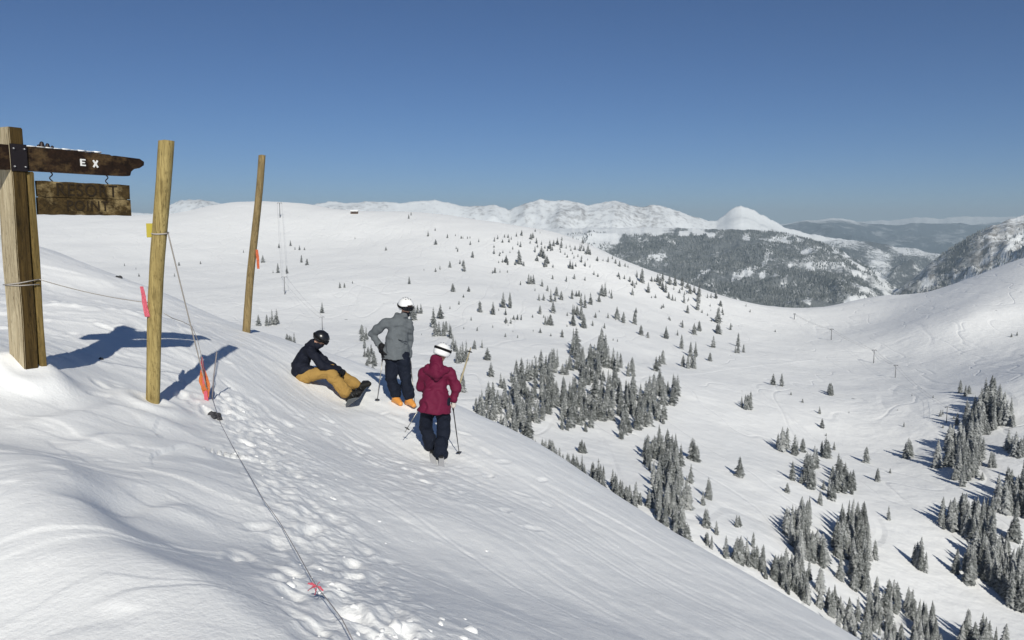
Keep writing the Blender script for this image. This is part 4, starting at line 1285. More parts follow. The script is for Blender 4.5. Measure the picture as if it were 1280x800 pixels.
organic("glove", hand_caps(bwrL, Vector((.3, .8, -.3)), Vector((.5, 0, -1)), Vector((1, -.2, 0)), 1.2, 1.05), 0.007, C_GLOVEL, pb_, 3)
toeB = Vector((-0.10, 1.0, 0))
sL = ski("pale ski on the left foot of the maroon-jacketed skier", Vector((banL.x, banL.y + .05, 0)), (-0.16, 1.0), C_SKI)
sR = ski("pale ski on the right foot of the maroon-jacketed skier, tail towards the camera", Vector((banR.x + .0, banR.y + .05, 0)), (-0.10, 1.0), C_SKI)
organic("boot", boot_caps(banL, toeB, EZ), 0.011, C_BOOTW, pb_, 4)
organic("boot", boot_caps(banR, toeB, EZ), 0.011, C_BOOTW, pb_, 4)
hr = bwrR + Vector((-.03, .05, -.09))
def stick(px, py):
    q = on_near(px, py); return Vector((q.x, q.y, q.z - .03))
ski_pole("dark ski pole planted upright under the maroon sleeve's pale glove", hr + EZ * .05, stick(574.5, 569), C_POLED)
top = B(588.5, 431, 0.45)
ski_pole("tan ski pole held upside down, its basket high right of the maroon jacket", hr + Vector((.01, .01, .0)), top, C_BAMBOO, r=0.017)
ski_pole("ski pole trailing left of the maroon-jacketed skier with its black basket up", bwrL + Vector((.03, .08, -.05)), P(506, 538.5, DB + .05) + EZ * (dzB + .02), C_POLE)

# ---- 3: the seated snowboarder
DC = 14.15
c0 = P(380, 473, DC); gc = Vector((c0.x, c0.y, gz(c0.x, c0.y)))
dzC = gc.z - c0.z
def Cc(px, py, dy=0.0): return P(px, py, DC + dy) + EZ * dzC
pc_ = thing("person", "snowboarder sitting on the snow in mustard trousers, black jacket and helmet", "person", tuple(gc))
fc = Vector((0.80, 0.15, -0.58))
hcC = Cc(400.5, 423, 0.0)
fC, rC, uC = head(pc_, hcC, fc, C_HELB, up=Vector((0.3, 0, 1)), s=1.0)
cs1, cs2 = Cc(388, 437, -.18), Cc(391, 436, .2)            # near and far shoulder
ce1, cw1 = Cc(403, 457, -.20), Cc(423, 462, -.05)
ce2, cw2 = Cc(408, 453, .26), Cc(424, 460, .16)
ch1, ch2 = Cc(381, 467.5, -.12), Cc(383, 467.5, .12)
ck1, ck2 = Cc(411, 464, -.14), Cc(415, 460, .22)
ca1, ca2 = Cc(433, 489.5, -.16), Cc(444, 480, .26)
for q in (ca1, ca2): q.z = max(q.z, gz(q.x, q.y) + 0.15)
SC = cs2 - cs1
organic("neck_gaiter", [(hcC + fC * .06 - uC * .075, hcC - uC * .13 + fC * .01, .060, .085)], 0.01, C_BLACK, pc_, 2)
back = Cc(376, 458); ub = Cc(384, 440)
body = [(Cc(377, 466), back, .13, .12, dict(side=SC, flat=.75)), (back, ub, .12, .125, dict(side=SC, flat=.7)), (ub, hcC - uC * .05 - fC * .02, .06, .055),
        (cs1, ce1, .046, .04), (ce1, cw1, .04, .03), (cs2, ce2, .046, .04), (ce2, cw2, .04, .03), (cs1, ub, .055, .09), (cs2, ub, .055, .09),
        (ch1, ck1, .085, .06), (ck1, ca1, .06, .045), (ch2, ck2, .085, .06), (ck2, ca2, .06, .045), (ch1, Cc(377, 464), .09, .1), (ch2, Cc(377, 464), .09, .1)] + headcaps(hcC, fC, rC, uC)
organic("body", body, 0.016, M_SKIN, pc_, 4)
organic("jacket", [(Cc(374.5, 470), Cc(375, 455), .155, .17, dict(side=SC, flat=.85)), (Cc(375, 455), Cc(384, 440), .17, .165, dict(side=SC, flat=.8)), (ub, Cc(393, 431), .13, .10),
                   (cs1, ub, .09, .13), (cs2, ub, .09, .13), (cs1, ce1, .092, .078), (ce1, cw1, .078, .056), (cs2, ce2, .092, .076), (ce2, cw2, .076, .056), (Cc(381, 462, -.1), Cc(388, 463, -.1), .12, .09), (Cc(381, 462, .1), Cc(388, 463, .1), .12, .09),
                   (Cc(385, 433, .0), Cc(391, 428, .0), .08, .08)], 0.014, C_BLACK, pc_, 3, 0.015, 7, 13)
organic("trousers", [(Cc(379, 470, -.11), ck1, .125, .108), (ck1, ca1, .110, .102), (Cc(381, 470, .11), ck2, .125, .106), (ck2, ca2, .108, .098), (Cc(378, 470.5, -.1), Cc(378, 470.5, .1), .125, .125),
                     (ca1.lerp(ck1, .3), ca1.lerp(ck1, .02), .10, .115), (ca2.lerp(ck2, .3), ca2.lerp(ck2, .02), .10, .112)], 0.014, C_MUSTARD, pc_, 3, 0.013, 8, 15)
organic("glove", hand_caps(cw1, Cc(430, 468, .02) - cw1, Vector((-.3, .2, -1)), Vector((0.2, 1, 0.2)), 0.8, 1.15), 0.007, C_GLOVE, pc_, 3)
organic("glove", hand_caps(cw2, Cc(432, 464, .12) - cw2, Vector((-.2, -.3, -1)), Vector((0, -1, .3)), 0.8, 1.1), 0.007, C_GLOVE, pc_, 3)
upB = Vector((-0.62, 0.05, 0.78)).normalized()
toeC = Vector((0.80, -0.05, 0.55)).normalized()
organic("boot", boot_caps(ca1 + Vector((.02, 0, -.02)), toeC, (ck1 - ca1).normalized(), 1.08), 0.011, C_BOOTB, pc_, 4)
organic("boot", boot_caps(ca2 + Vector((.02, 0, -.02)), toeC, (ck2 - ca2).normalized(), 1.08), 0.011, C_BOOTB, pc_, 4)
# snowboard across both boots, tilted on its heel edge
s1, s2 = Cc(440, 505, -.55), Cc(456, 483, .85)
AX = (s2 - s1).normalized()
NB = toeC.cross(AX).normalized()
if NB.z < 0: NB = -NB
WB = AX.cross(NB).normalized()
ctrb = (ca1 + ca2) / 2 + toeC * .06 - NB * 0.165
sb_root = thing("snowboard", "dark snowboard with pale rim strapped to the seated rider's black boots", "snowboard", tuple(ctrb))
bm = bmesh.new(); n = 30; rows = []
for k in range(n + 1):
    s = -.76 + 1.52 * k / n; q = abs(s) / .76
    ww = .125 + .022 * q * q
    if q > .8: ww *= math.sqrt(max(.01, 1 - ((q - .8) / .2) ** 2))
    up = .09 * max(0, (q - .78) / .22) ** 2
    p = ctrb + AX * s + NB * up
    rows.append([bm.verts.new(p + WB * (ww * a) + NB * bb) for a, bb in ((-1, -.005), (1, -.005), (1, .005), (-1, .005))])
for a, b in zip(rows[:-1], rows[1:]):
    for k in range(4): bm.faces.new((a[k], a[(k + 1) % 4], b[(k + 1) % 4], b[k]))
bm.faces.new(list(reversed(rows[0]))); bm.faces.new(rows[-1])
bmesh.ops.recalc_face_normals(bm, faces=bm.faces)
o = obj("deck", bm, [C_SKID, C_BASE], sb_root, smooth=False)
for p in o.data.polygons:
    if Vector(p.normal).dot(NB) < 0.5: p.material_index = 1
for q in (ca1, ca2):
    s = (q - ctrb).dot(AX)
    c = ctrb + AX * s + NB * .02
    bm = bmesh.new()
    box(bm, c, WB, AX, NB, .12, .06, .012, bevel=.005)
    box(bm, c - WB * .10 * (1 if WB.dot(toeC) > 0 else -1) + NB * .09, WB, AX, NB, .012, .05, .09, bevel=.005)
    bd = obj("binding", bm, C_BOOTB, sb_root, smooth=False)
    for off, h in ((.05, .09), (-.03, .14)):
        bm = bmesh.new(); sgn = 1 if WB.dot(toeC) > 0 else -1
        pts = [c + WB * (off * sgn) + AX * (.085 * math.cos(a)) + NB * (h * math.sin(a) * 1.0) for a in [math.pi * k / 10 for k in range(11)]]
        tube(bm, pts, .014, 6)
        obj("strap", bm, C_POLED, bd)
# ------------------------------------------------------------------ spruces
M_BARK = cloth("spruce bark", (0.07, 0.055, 0.045), 0.9, 0.3, 8)

def crown_mat():
    m = mat("frosted needles", (0.1, 0.1, 0.1), 0.9, 0, 0.1)
    fr = N(m, "ShaderNodeAttribute", attribute_name="frost").outputs["Fac"]
    info = N(m, "ShaderNodeObjectInfo")
    c = coords(m, (1, 1, 1), "Generated")
    n = noise(m, 14.0, 3, 0.7, c)
    t = math_node(m, 'ADD', math_node(m, 'MULTIPLY', fr, 0.75), math_node(m, 'MULTIPLY', math_node(m, 'SUBTRACT', n, 0.5), 0.45))
    t = math_node(m, 'ADD', t, math_node(m, 'MULTIPLY', math_node(m, 'SUBTRACT', info.outputs["Random"], 0.5), 0.26))
    col = ramp(m, t, [(0.0, (0.055, 0.060, 0.058)), (0.20, (0.19, 0.20, 0.197)), (0.38, (0.36, 0.37, 0.37)), (0.70, (0.60, 0.61, 0.61))])
    L(m, col, bsdf(m).inputs["Base Color"])
    return m
M_CROWN = crown_mat()

def crown_data(seed, whorls, per, radius, bushy=0.85, low=0.05):
    """unit-high spruce crown made of drooping boughs"""
    rg = random.Random(seed)
    V, Fc, FR = [], [], []
    lean = rg.uniform(-.02, .02)
    for i in range(whorls):
        t = i / (whorls - 1.0)
        z = low + (0.985 - low) * t ** 0.93
        rad = radius * ((1 - t) ** bushy) * rg.uniform(.80, 1.12) + 0.010
        if t < 0.1: rad *= 0.75 + 2.5 * t
        a0 = rg.uniform(0, 6.28)
        cnt = max(4, int(per * (0.55 + 0.45 * (1 - t))))
        for j in range(cnt):
            a = a0 + 2 * math.pi * j / cnt + rg.uniform(-.3, .3)
            ln = rad * rg.uniform(.62, 1.18)
            dr = ln * rg.uniform(.25, .75)
            w = ln * rg.uniform(.26, .42) + .004
            zz = z + rg.uniform(-.014, .014)
            ca, sa = math.cos(a), math.sin(a)
            lx = lean * zz
            def pt(r_, s_, h_): return (lx + ca * r_ - sa * s_, sa * r_ + ca * s_, h_)
            b = len(V)
            V += [pt(0.0, 0, zz + .02), pt(ln * .55, w, zz - dr * .55), pt(ln * .55, -w, zz - dr * .55), pt(ln * .6, 0, zz - dr * .25 + .008), pt(ln, 0, zz - dr)]
            Fc += [(b, b + 1, b + 3), (b, b + 3, b + 2), (b + 1, b + 4, b + 3), (b + 2, b + 3, b + 4)]
            f = min(1, max(0, rg.gauss(0.35, 0.11)))
            FR += [f * .5, f * .85, f * .85, f * 1.15, f * 1.1]
    b = len(V)
    V += [(lean + .006, 0, .965), (lean - .004, .005, .965), (lean - .004, -.005, .965), (lean, 0, 1.0)]
    Fc += [(b, b + 1, b + 3), (b + 1, b + 2, b + 3), (b + 2, b, b + 3)]
    FR += [.4] * 4
    return np.array(V), np.array(Fc), np.array(FR)

def tri_mesh(name, V, Fc, FR):
    me = bpy.data.meshes.new(name)
    me.vertices.add(len(V)); me.vertices.foreach_set("co", np.asarray(V, np.float32).ravel())
    me.loops.add(len(Fc) * 3); me.loops.foreach_set("vertex_index", np.asarray(Fc, np.int32).ravel())
    me.polygons.add(len(Fc)); me.polygons.foreach_set("loop_start", np.arange(len(Fc)) * 3); me.polygons.foreach_set("loop_total", np.full(len(Fc), 3))
    me.update(calc_edges=True)
    add_attr(me, "frost", FR)
    return me

PROTO = []
for k, (rad, bushy) in enumerate(((.175, .72), (.15, .75), (.205, .68), (.165, .85), (.22, .66), (.185, .6), (.14, .65))):
    V, Fc, FR = crown_data(100 + k, 26, 11, rad, bushy)
    me = tri_mesh("crown", V, Fc, FR); me.materials.append(M_CROWN)
    bm = bmesh.new(); tube(bm, [Vector((0, 0, -.05)), Vector((0, 0, .08)), Vector((0, 0, .5)), Vector((0, 0, .93))], [.022, .017, .011, .003], 6)
    tm = bpy.data.meshes.new("trunk"); bm.to_mesh(tm); bm.free(); tm.materials.append(M_BARK)
    PROTO.append((me, tm))
SMALL = [crown_data(300 + k, 18, 8, r, .66) for k, r in enumerate((.18, .21, .16, .24))]

# where they stand: (x, y of the foot, height) in the enlarged crops, turned into photograph pixels
TREES = []          # (px, py, hpx, label, group)
def crop(x0, y0, sc, lst, label, group):
    for (x, y, h) in lst: TREES.append((x0 + x / sc, y0 + y / sc, h / sc, label, group))

def inside(x, y, poly):
    c = False; n = len(poly)
    for i in range(n):
        x1, y1 = poly[i]; x2, y2 = poly[(i + 1) % n]
        if (y1 > y) != (y2 > y) and x < (x2 - x1) * (y - y1) / (y2 - y1 + 1e-9) + x1: c = not c
    return c
_rg = random.Random(77)
def fill(x0, y0, sc, poly, n, h, label, group, gap=None):
    xs = [p[0] for p in poly]; ys = [p[1] for p in poly]
    pts = []; gap = (gap or h * 0.20) * 0.85
    n = int(n * 1.12)
    for _ in range(n * 60):
        if len(pts) >= n: break
        x = _rg.uniform(min(xs), max(xs)); y = _rg.uniform(min(ys), max(ys))
        if not inside(x, y, poly): continue
        if any(abs(x - q[0]) / gap + abs(y - q[1]) / (gap * .8) < 1 for q in pts): continue
        pts.append((x, y))
    cx = sum(xs) / len(xs); cy = sum(ys) / len(ys)
    for _ in range(n // 6):          # stragglers round the edge
        q = _rg.choice(poly); pts.append((q[0] + _rg.gauss(0, 16), q[1] + _rg.gauss(0, 12)))
    for x, y in pts:
        TREES.append((x0 + x / sc, y0 + y / sc, h / sc * _rg.choice((.45, .6, .72, .85, .95, 1, 1.05, 1.15)), label, group))

Z2 = (500, 220, 3.2)
UPPER = [(190,248,14),(222,240,8),(245,250,10),(252,250,8),(270,250,9),(280,249,8),(315,264,12),(378,262,16),(410,266,12),(436,265,14),(466,242,14),(376,286,10),(225,292,10),(546,270,20),(566,275,14),(600,292,30),(615,280,22),(630,275,24),(645,280,18),(665,290,14),(680,285,12),(700,295,14),(720,300,26),(735,300,18),(540,305,22),(412,308,12),(440,308,10),(475,310,14),(395,348,10),(660,315,10),(696,330,12),(550,285,12),(590,300,12),(610,298,14),(640,295,12),(690,312,9),(740,312,10)]
crop(*Z2, UPPER, "tiny frosted spruce on the upper rim of the bowl, below the far white peaks", "tiny spruces on the bowl's upper rim")
MIDL = [(290,326,22),(478,352,44),(495,360,16),(462,356,18),(425,346,26),(410,346,14),(548,340,22),(566,322,36),(575,330,30),(582,362,40),(588,350,28),(612,366,14),(680,370,30),(690,372,24),(725,345,20),(740,358,14),(760,366,12),(790,340,16),(752,312,34),(200,366,22),(160,374,14),(240,352,16),(256,382,40),(252,360,20),(380,388,20),(370,390,12),(400,386,12),(430,386,10)]
crop(*Z2, MIDL, "small spruce scattered across the upper bowl above the two standing skiers", "small spruces scattered on the upper bowl")
LOW = [(37,432,26),(212,462,28),(236,514,14),(320,544,34),(372,554,44),(514,432,34),(524,432,30),(534,432,32),(568,442,26),(482,436,14),(556,498,24),(574,498,24),(590,460,20),(604,505,44),(612,548,44),(620,502,30),(626,480,32),(645,496,32),(560,552,30),(600,596,36),(580,596,20),(423,556,24),(455,574,16),(470,575,20),(485,576,20),(688,492,34),(705,482,20),(716,482,22),(724,520,44),(740,528,46),(762,514,40),(796,504,28),(808,480,40),(820,480,46),(846,490,32),(692,555,36),(708,556,34),(724,570,48),(736,606,56),(692,598,40),(868,572,42),(894,586,36),(938,592,40)]
crop(*Z2, LOW, "spruce in the loose scatter on the middle of the bowl, right of the white helmet", "spruces in the loose scatter on the middle bowl")
crop(*Z2, [(412,526,60),(440,528,64)], "one of a close pair of dark spruces, upright above the maroon hood", "close pair of dark spruces above the maroon hood")
SPUR = [(850,332,12),(862,350,16),(878,362,20),(900,362,12),(912,366,12),(968,426,48),(948,405,18),(930,438,18),(946,434,14),(874,404,18),(930,476,26),(992,466,34),(1022,488,14),(1030,425,30),(1050,420,34),(1040,440,30),(1062,466,40),(1050,455,30),(1078,434,32),(1100,438,32),(1128,440,30),(1150,450,26),(1160,470,30),(1176,466,26),(1190,536,60),(1196,480,40),(1192,505,40),(1075,490,22),(1090,498,22),(1136,508,24),(1150,548,28),(1130,604,24),(1076,574,12),(1230,488,16),(1244,488,18),(1264,490,30),(1196,620,34),(1176,624,30),(1270,588,50),(1270,625,30),(964,634,32),(990,640,14),(1064,640,34)]
crop(*Z2, SPUR, "small spruce along the snowy spur in front of the dark forested slope", "small spruces along the spur")
crop(*Z2, [(70,550,30),(84,550,34),(55,575,60),(40,560,44)], "spruce in the few standing close right of the grey jacket", "few spruces right of the grey jacket")
crop(*Z2, [(134,605,80),(162,570,50),(156,640,60),(200,645,45),(142,640,60),(175,640,50),(185,625,40)], "spruce in the clump above the maroon jacket's white helmet", "clump of spruces above the maroon hood")
Z6 = (560, 380, 3.2)
crop(*Z6, [(500,85,40),(505,42,30),(516,45,30),(534,65,50),(542,96,40),(676,62,44),(702,76,36),(746,80,42),(772,124,34),(800,136,22),(872,138,40),(918,126,20),(390,84,30),(410,84,36),(400,84,30)], "spruce standing on open snow above the central grove", "spruces on open snow above the grove")
crop(*Z6, [(938,95,26),(984,122,34),(1006,108,34),(1080,76,50),(1084,120,36),(1075,118,20),(1130,104,26),(1060,174,40),(1048,228,30)], "small spruce on the open slope above the groomed traverse line", "small spruces above the traverse line")
crop(*Z6, [(1160,170,56),(1160,196,30),(1182,194,30),(1150,196,24)], "spruce in the small knot with one spire, right of the slope's middle", "small knot with one spire")
crop(*Z6, [(934,180,50)], "lone spruce just above the trio that touches the traverse line", None)
crop(*Z6, [(970,210,60),(990,210,50),(960,258,60),(985,258,50),(940,250,40),(975,255,55)], "spruce in the tight double clump above the traverse line", "tight double clump above the traverse")
crop(*Z6, [(832,268,60),(858,240,50),(845,250,40)], "spruce in the trio above the end of the traverse, left of the double clump", "trio above the traverse")
crop(*Z6, [(158,224,44),(172,290,50),(106,180,32),(136,176,30)], "spruce standing alone left of the central grove, right of the maroon jacket", "lone spruces between skier and grove")
crop(*Z6, [(58,352,80),(62,340,60)], "tall spruce right beside the maroon sleeve", "tall spruces beside the maroon sleeve")
crop(*Z6, [(12,138,46),(40,236,60),(60,232,80),(74,228,84),(20,180,50),(50,234,70),(30,190,40)], "spruce behind the tan ski pole's basket", "spruces behind the raised pole")
fill(*Z6, [(130,430),(210,330),(270,270),(330,300),(415,240),(440,330),(480,400),(430,440),(340,480),(310,570),(230,530),(140,490)], 95, 84, "frosted spruce in the big dense grove right of the maroon skier", "spruces of the big central grove", 13)
fill(*Z6, [(455,285),(500,180),(545,180),(545,250),(600,215),(600,160),(640,200),(640,300),(540,330),(520,300)], 34, 84, "frosted spruce in the upper lobe of the central woods", "spruces of the upper lobe", 12)
crop(*Z6, [(660,260,85),(675,270,80),(690,255,60),(720,290,60),(740,290,70),(735,270,50)], "spruce in the row at the right end of the upper lobe", "spruces at the upper lobe's right end")
fill(*Z6, [(435,500),(490,400),(500,350),(580,390),(660,330),(770,390),(830,410),(850,470),(770,500),(710,530),(640,450),(560,515)], 84, 84, "frosted spruce in the wide middle belt of woods below the upper lobe", "spruces of the middle belt", 13)
fill(*Z6, [(790,345),(830,350),(920,340),(930,352),(900,405),(860,400),(800,370)], 17, 76, "spruce in the right tip of the middle belt of woods", "spruces at the right tip of the belt", 13)
fill(*Z6, [(770,620),(820,590),(850,600),(860,580),(925,590),(950,700),(965,800),(940,960),(870,900),(790,800),(850,720)], 78, 88, "frosted spruce in the long dark stand that runs down to the near snow edge", "spruces of the long dark stand", 13)
fill(*Z6, [(345,600),(420,605),(410,612),(350,610)], 9, 70, "spruce in the little clump at the near snow edge below the grove", "little clump at the near snow edge", 8)
crop(*Z6, [(535,596,50),(545,596,40),(528,594,40)], "spruce in the pale tuft alone on the clearing", "pale tuft on the clearing")
fill(*Z6, [(430,612),(520,662),(620,704),(770,795),(770,840),(600,765),(430,655)], 46, 76, "spruce whose top shows above the near snow edge, below the clearing", "treetops along the near snow edge", 13)
crop(*Z6, [(975,622,90),(985,628,84),(995,630,70)], "spruce in the close group at the foot of the open slope, right of the long stand", "close group right of the long stand")
crop(*Z6, [(1165,690,84)], "lone spire-shaped spruce on open snow with a long shadow to its left", None)
crop(*Z6, [(1040,780,90),(1020,805,60),(1050,775,60)], "spruce just right of the long dark stand, half way down", "spruces just right of the long stand")
Z7 = (880, 400, 3.2)
crop(*Z7, [(276,260,40),(310,265,46)], "one of two small spruces side by side below the traverse's end", "two small spruces below the traverse end")
crop(*Z7, [(185,355,72),(165,358,62),(150,350,40),(176,356,60)], "spruce in the small clump in the middle of the wide open slope", "small clump on the wide open slope")
crop(*Z7, [(505,302,46),(500,292,36),(512,300,34)], "spruce in the tiny clump below the lift pylons", "tiny clump below the pylons")
crop(*Z7, [(348,300,12),(285,48,10),(580,372,8),(775,362,8),(462,375,26)], "tiny sapling poking out of the open slope", "tiny saplings on the open slope")
crop(*Z7, [(472,432,34)], "small lone spruce right of the sapling on the open slope", None)
crop(*Z7, [(310,525,100),(330,515,90),(295,510,60),(320,520,80),(362,540,84),(372,538,60),(395,528,50)], "spruce in the rounded clump of several left on the open run", "rounded clump on the open run")
crop(*Z7, [(485,552,86),(470,540,60),(496,550,70),(520,520,30)], "spruce in the clump right of the rounded one on the open run", "second clump on the open run")
crop(*Z7, [(648,570,66)], "single spruce left of the run's centre with shadow to its upper left", None)
crop(*Z7, [(694,645,56),(688,640,30)], "small slender spruce below the single one at the run's centre", "slender spruces at the run's centre")
crop(*Z7, [(815,552,84),(825,540,60),(805,548,60)], "spruce in the lone group midway between run centre and right grove", "lone group left of the right grove")
crop(*Z7, [(145,630,84)], "solitary pointed spruce with a blue shadow, left of the lower wood", None)
crop(*Z7, [(738,800,60)], "thin solitary spruce in the run between the two lower woods", None)
crop(*Z7, [(1025,290,44),(1045,305,40),(1060,295,30)], "small spruce in the loose trio at the top left of the right grove", "loose trio above the right grove")
crop(*Z7, [(945,385,24),(955,378,18)], "tiny spruce beside the lowest lift pylon", "tiny spruces by the lowest pylon")
crop(*Z7, [(1230,68,14),(1252,62,14)], "tiny spruce on the smooth knoll at the far right", "tiny spruces on the far right knoll")
crop(*Z7, [(332,690,36),(1112,640,30),(1215,625,36)], "short young spruce at the edge of a wood", "short young spruces at the wood edges")
fill(*Z7, [(1020,420),(1090,400),(1110,330),(1150,310),(1200,360),(1240,425),(1190,430),(1130,465),(1060,450)], 38, 96, "dark spruce in the topmost grove at the right margin", "topmost right grove", 15)
fill(*Z7, [(970,580),(980,500),(1040,480),(1110,510),(1120,570),(1080,640),(1030,655),(1000,630)], 40, 100, "dark spruce in the round grove below the topmost one at right", "round grove at right", 14)
crop(*Z7, [(1145,590,70),(1160,590,60),(1152,585,60),(1215,520,90),(1245,545,100),(1275,545,90),(1230,530,70),(1262,548,80)], "spruce in the ragged row right of the round grove", "ragged row right of the round grove")
fill(*Z7, [(340,640),(430,600),(450,700),(480,740),(440,735),(410,660)], 14, 84, "spruce in the upper left fringe of the lower wood", "upper left fringe of the lower wood", 14)
fill(*Z7, [(455,670),(540,610),(620,680),(600,700),(540,690),(520,730)], 18, 80, "spruce in the upper right fringe of the lower wood", "upper right fringe of the lower wood", 14)
Z8 = (880, 600, 3.2)
crop(*Z8, [(18,75,80),(10,190,80),(4,170,60),(8,250,40),(30,275,60),(14,262,50)], "spruce at the foot of the long stand by the near edge", "spruces at the foot of the long stand")
crop(*Z8, [(50,218,50)], "small spruce alone right of the long stand's foot", None)
crop(*Z8, [(130,188,56),(140,184,40)], "small spruce pair on open snow left of the lower wood", "small pair left of the lower wood")
crop(*Z8, [(196,268,66)], "slim spruce with a thin shadow above the near snow edge", None)
crop(*Z8, [(885,370,90),(860,350,130),(840,330,80),(868,362,110),(850,340,100)], "spruce in the pointed clump alone on the run between the lower woods", "pointed clump between the lower woods")
crop(*Z8, [(545,400,100)], "dark upright spruce in the gap at the middle of the lower wood", None)
crop(*Z8, [(465,450,110)], "broad cone-shaped spruce in front of the lower wood", None)
fill(*Z8, [(320,190),(400,190),(400,260),(450,320),(500,300),(480,340),(380,330),(340,240)], 38, 112, "frosted spruce in the left half of the lower wood", "left half of the lower wood", 15)
fill(*Z8, [(520,260),(540,200),(610,190),(650,210),(665,300),(640,460),(600,440),(590,330),(540,310)], 50, 116, "frosted spruce in the right half of the lower wood", "right half of the lower wood", 15)
fill(*Z8, [(80,310),(140,310),(250,350),(240,375),(180,345)], 16, 90, "spruce in the short row above the near snow edge, left of the lower wood", "short row above the near edge", 14)
fill(*Z8, [(270,390),(330,350),(430,400),(400,490),(340,450),(300,420)], 30, 88, "spruce in the thicket at the near edge below the lower wood", "thicket at the near edge", 14)
fill(*Z8, [(430,490),(520,520),(640,550),(680,500),(760,500),(860,560),(930,640),(980,720),(700,720),(560,610)], 85, 92, "spruce in the low wood along the bottom edge of the view", "low wood along the bottom", 14)
crop(*Z8, [(910,585,110),(915,580,90),(815,520,100),(830,520,90),(755,480,90),(740,470,80),(770,480,80)], "tall spruce rising out of the low wood at the bottom", "tall spruces rising from the bottom wood")
fill(*Z8, [(1010,680),(1050,640),(1120,640),(1190,680),(1100,720)], 20, 120, "spruce in the compact group at the bottom right", "compact group at bottom right", 14)
fill(*Z8, [(960,200),(1000,150),(1160,170),(1150,270),(1060,250)], 42, 112, "dark spruce in the middle grove at the right margin", "middle grove at right", 15)
fill(*Z8, [(1010,370),(1060,400),(1140,410),(1240,520),(1280,530),(1280,340),(1160,290),(1060,330)], 58, 112, "dark spruce in the lowest grove at the right margin", "lowest grove at right", 15)
fill(*Z8, [(1150,110),(1290,20),(1290,150),(1200,140)], 30, 110, "dark spruce in the band at the far right margin", "band at the far right margin", 15)
crop(*Z8, [(1240,240,110),(1225,235,80),(1250,238,90)], "spruce in the small group left of the right margin, above the lowest grove", "small group above the lowest right grove")
# the left part of the bowl
crop(150, 220, 3.2, [(636,288,16),(682,280,20),(700,295,10),(718,296,16),(738,296,10),(726,346,26),(748,356,22),(612,388,12),(632,388,34),(668,390,26),(880,448,20),(898,446,16),(930,430,10),(940,252,8),(1064,298,14),(494,306,10),(572,346,26),(18,360,10),(64,374,8),(76,402,12),(218,402,12),(236,358,12),(322,352,10),(1216,378,8)], "tiny spruce dotted on the wide snow face behind the wooden poles", "tiny spruces behind the wooden poles")
crop(150, 220, 3.2, [(554,598,38),(588,600,40),(600,598,30),(610,594,50),(628,592,50),(620,596,36)], "spruce in the short row right of the leaning pole's foot", "short row right of the leaning pole")
crop(150, 220, 3.2, [(808,548,36)], "small lone spruce above the seated snowboarder's helmet", None)
crop(350, 360, 5.0, [(45,330,40),(88,345,56),(60,340,40),(70,340,36)], "spruce in the little clump left of the seated snowboarder's head", "little clump left of the seated rider")
crop(450, 360, 3.48, [(12,230,60),(28,225,56),(20,262,40),(40,330,46),(60,330,50),(30,370,60),(65,340,40),(20,300,36),(50,290,40),(36,300,40),(8,200,36),(55,370,40)], "spruce in the clump left of the grey-jacketed skier's hip", "clump left of the grey jacket")

ORD = ("first second third fourth fifth sixth seventh eighth ninth tenth eleventh twelfth thirteenth fourteenth").split()
def own_labels(ids):
    """rows from the front to the back of each group, counted from the left"""
    groups = {}
    for i in ids:
        if TREES[i][4]: groups.setdefault(TREES[i][4], []).append(i)
    for g, m in groups.items():
        g2 = g
        hs = sorted(TREES[i][2] for i in m)
        med = hs[len(hs) // 2]
        m.sort(key=lambda i: -TREES[i][1])
        nr = 1 if len(m) <= 5 else max(2, int(round(math.sqrt(len(m) / 1.6))))
        rows = [m[len(m) * r // nr:len(m) * (r + 1) // nr] for r in range(nr)]
        for r, row in enumerate(rows):
            row.sort(key=lambda i: TREES[i][0])
            for k, i in enumerate(row):
                h = TREES[i][2]
                size = "tall" if h > med * 1.12 else ("short" if h < med * 0.85 else "frosted")
                where = "leftmost" if k == 0 else ("rightmost" if k == len(row) - 1 else ORD[k] + " from left")
                rn = "" if nr == 1 else (" in the front row" if r == 0 else (" in the back row" if r == nr - 1 else " in the " + ORD[r] + " row"))
                t = TREES[i]
                TREES[i] = t[:3] + ("%s spruce, %s%s, %s" % (size, where, rn, g2),) + t[4:]

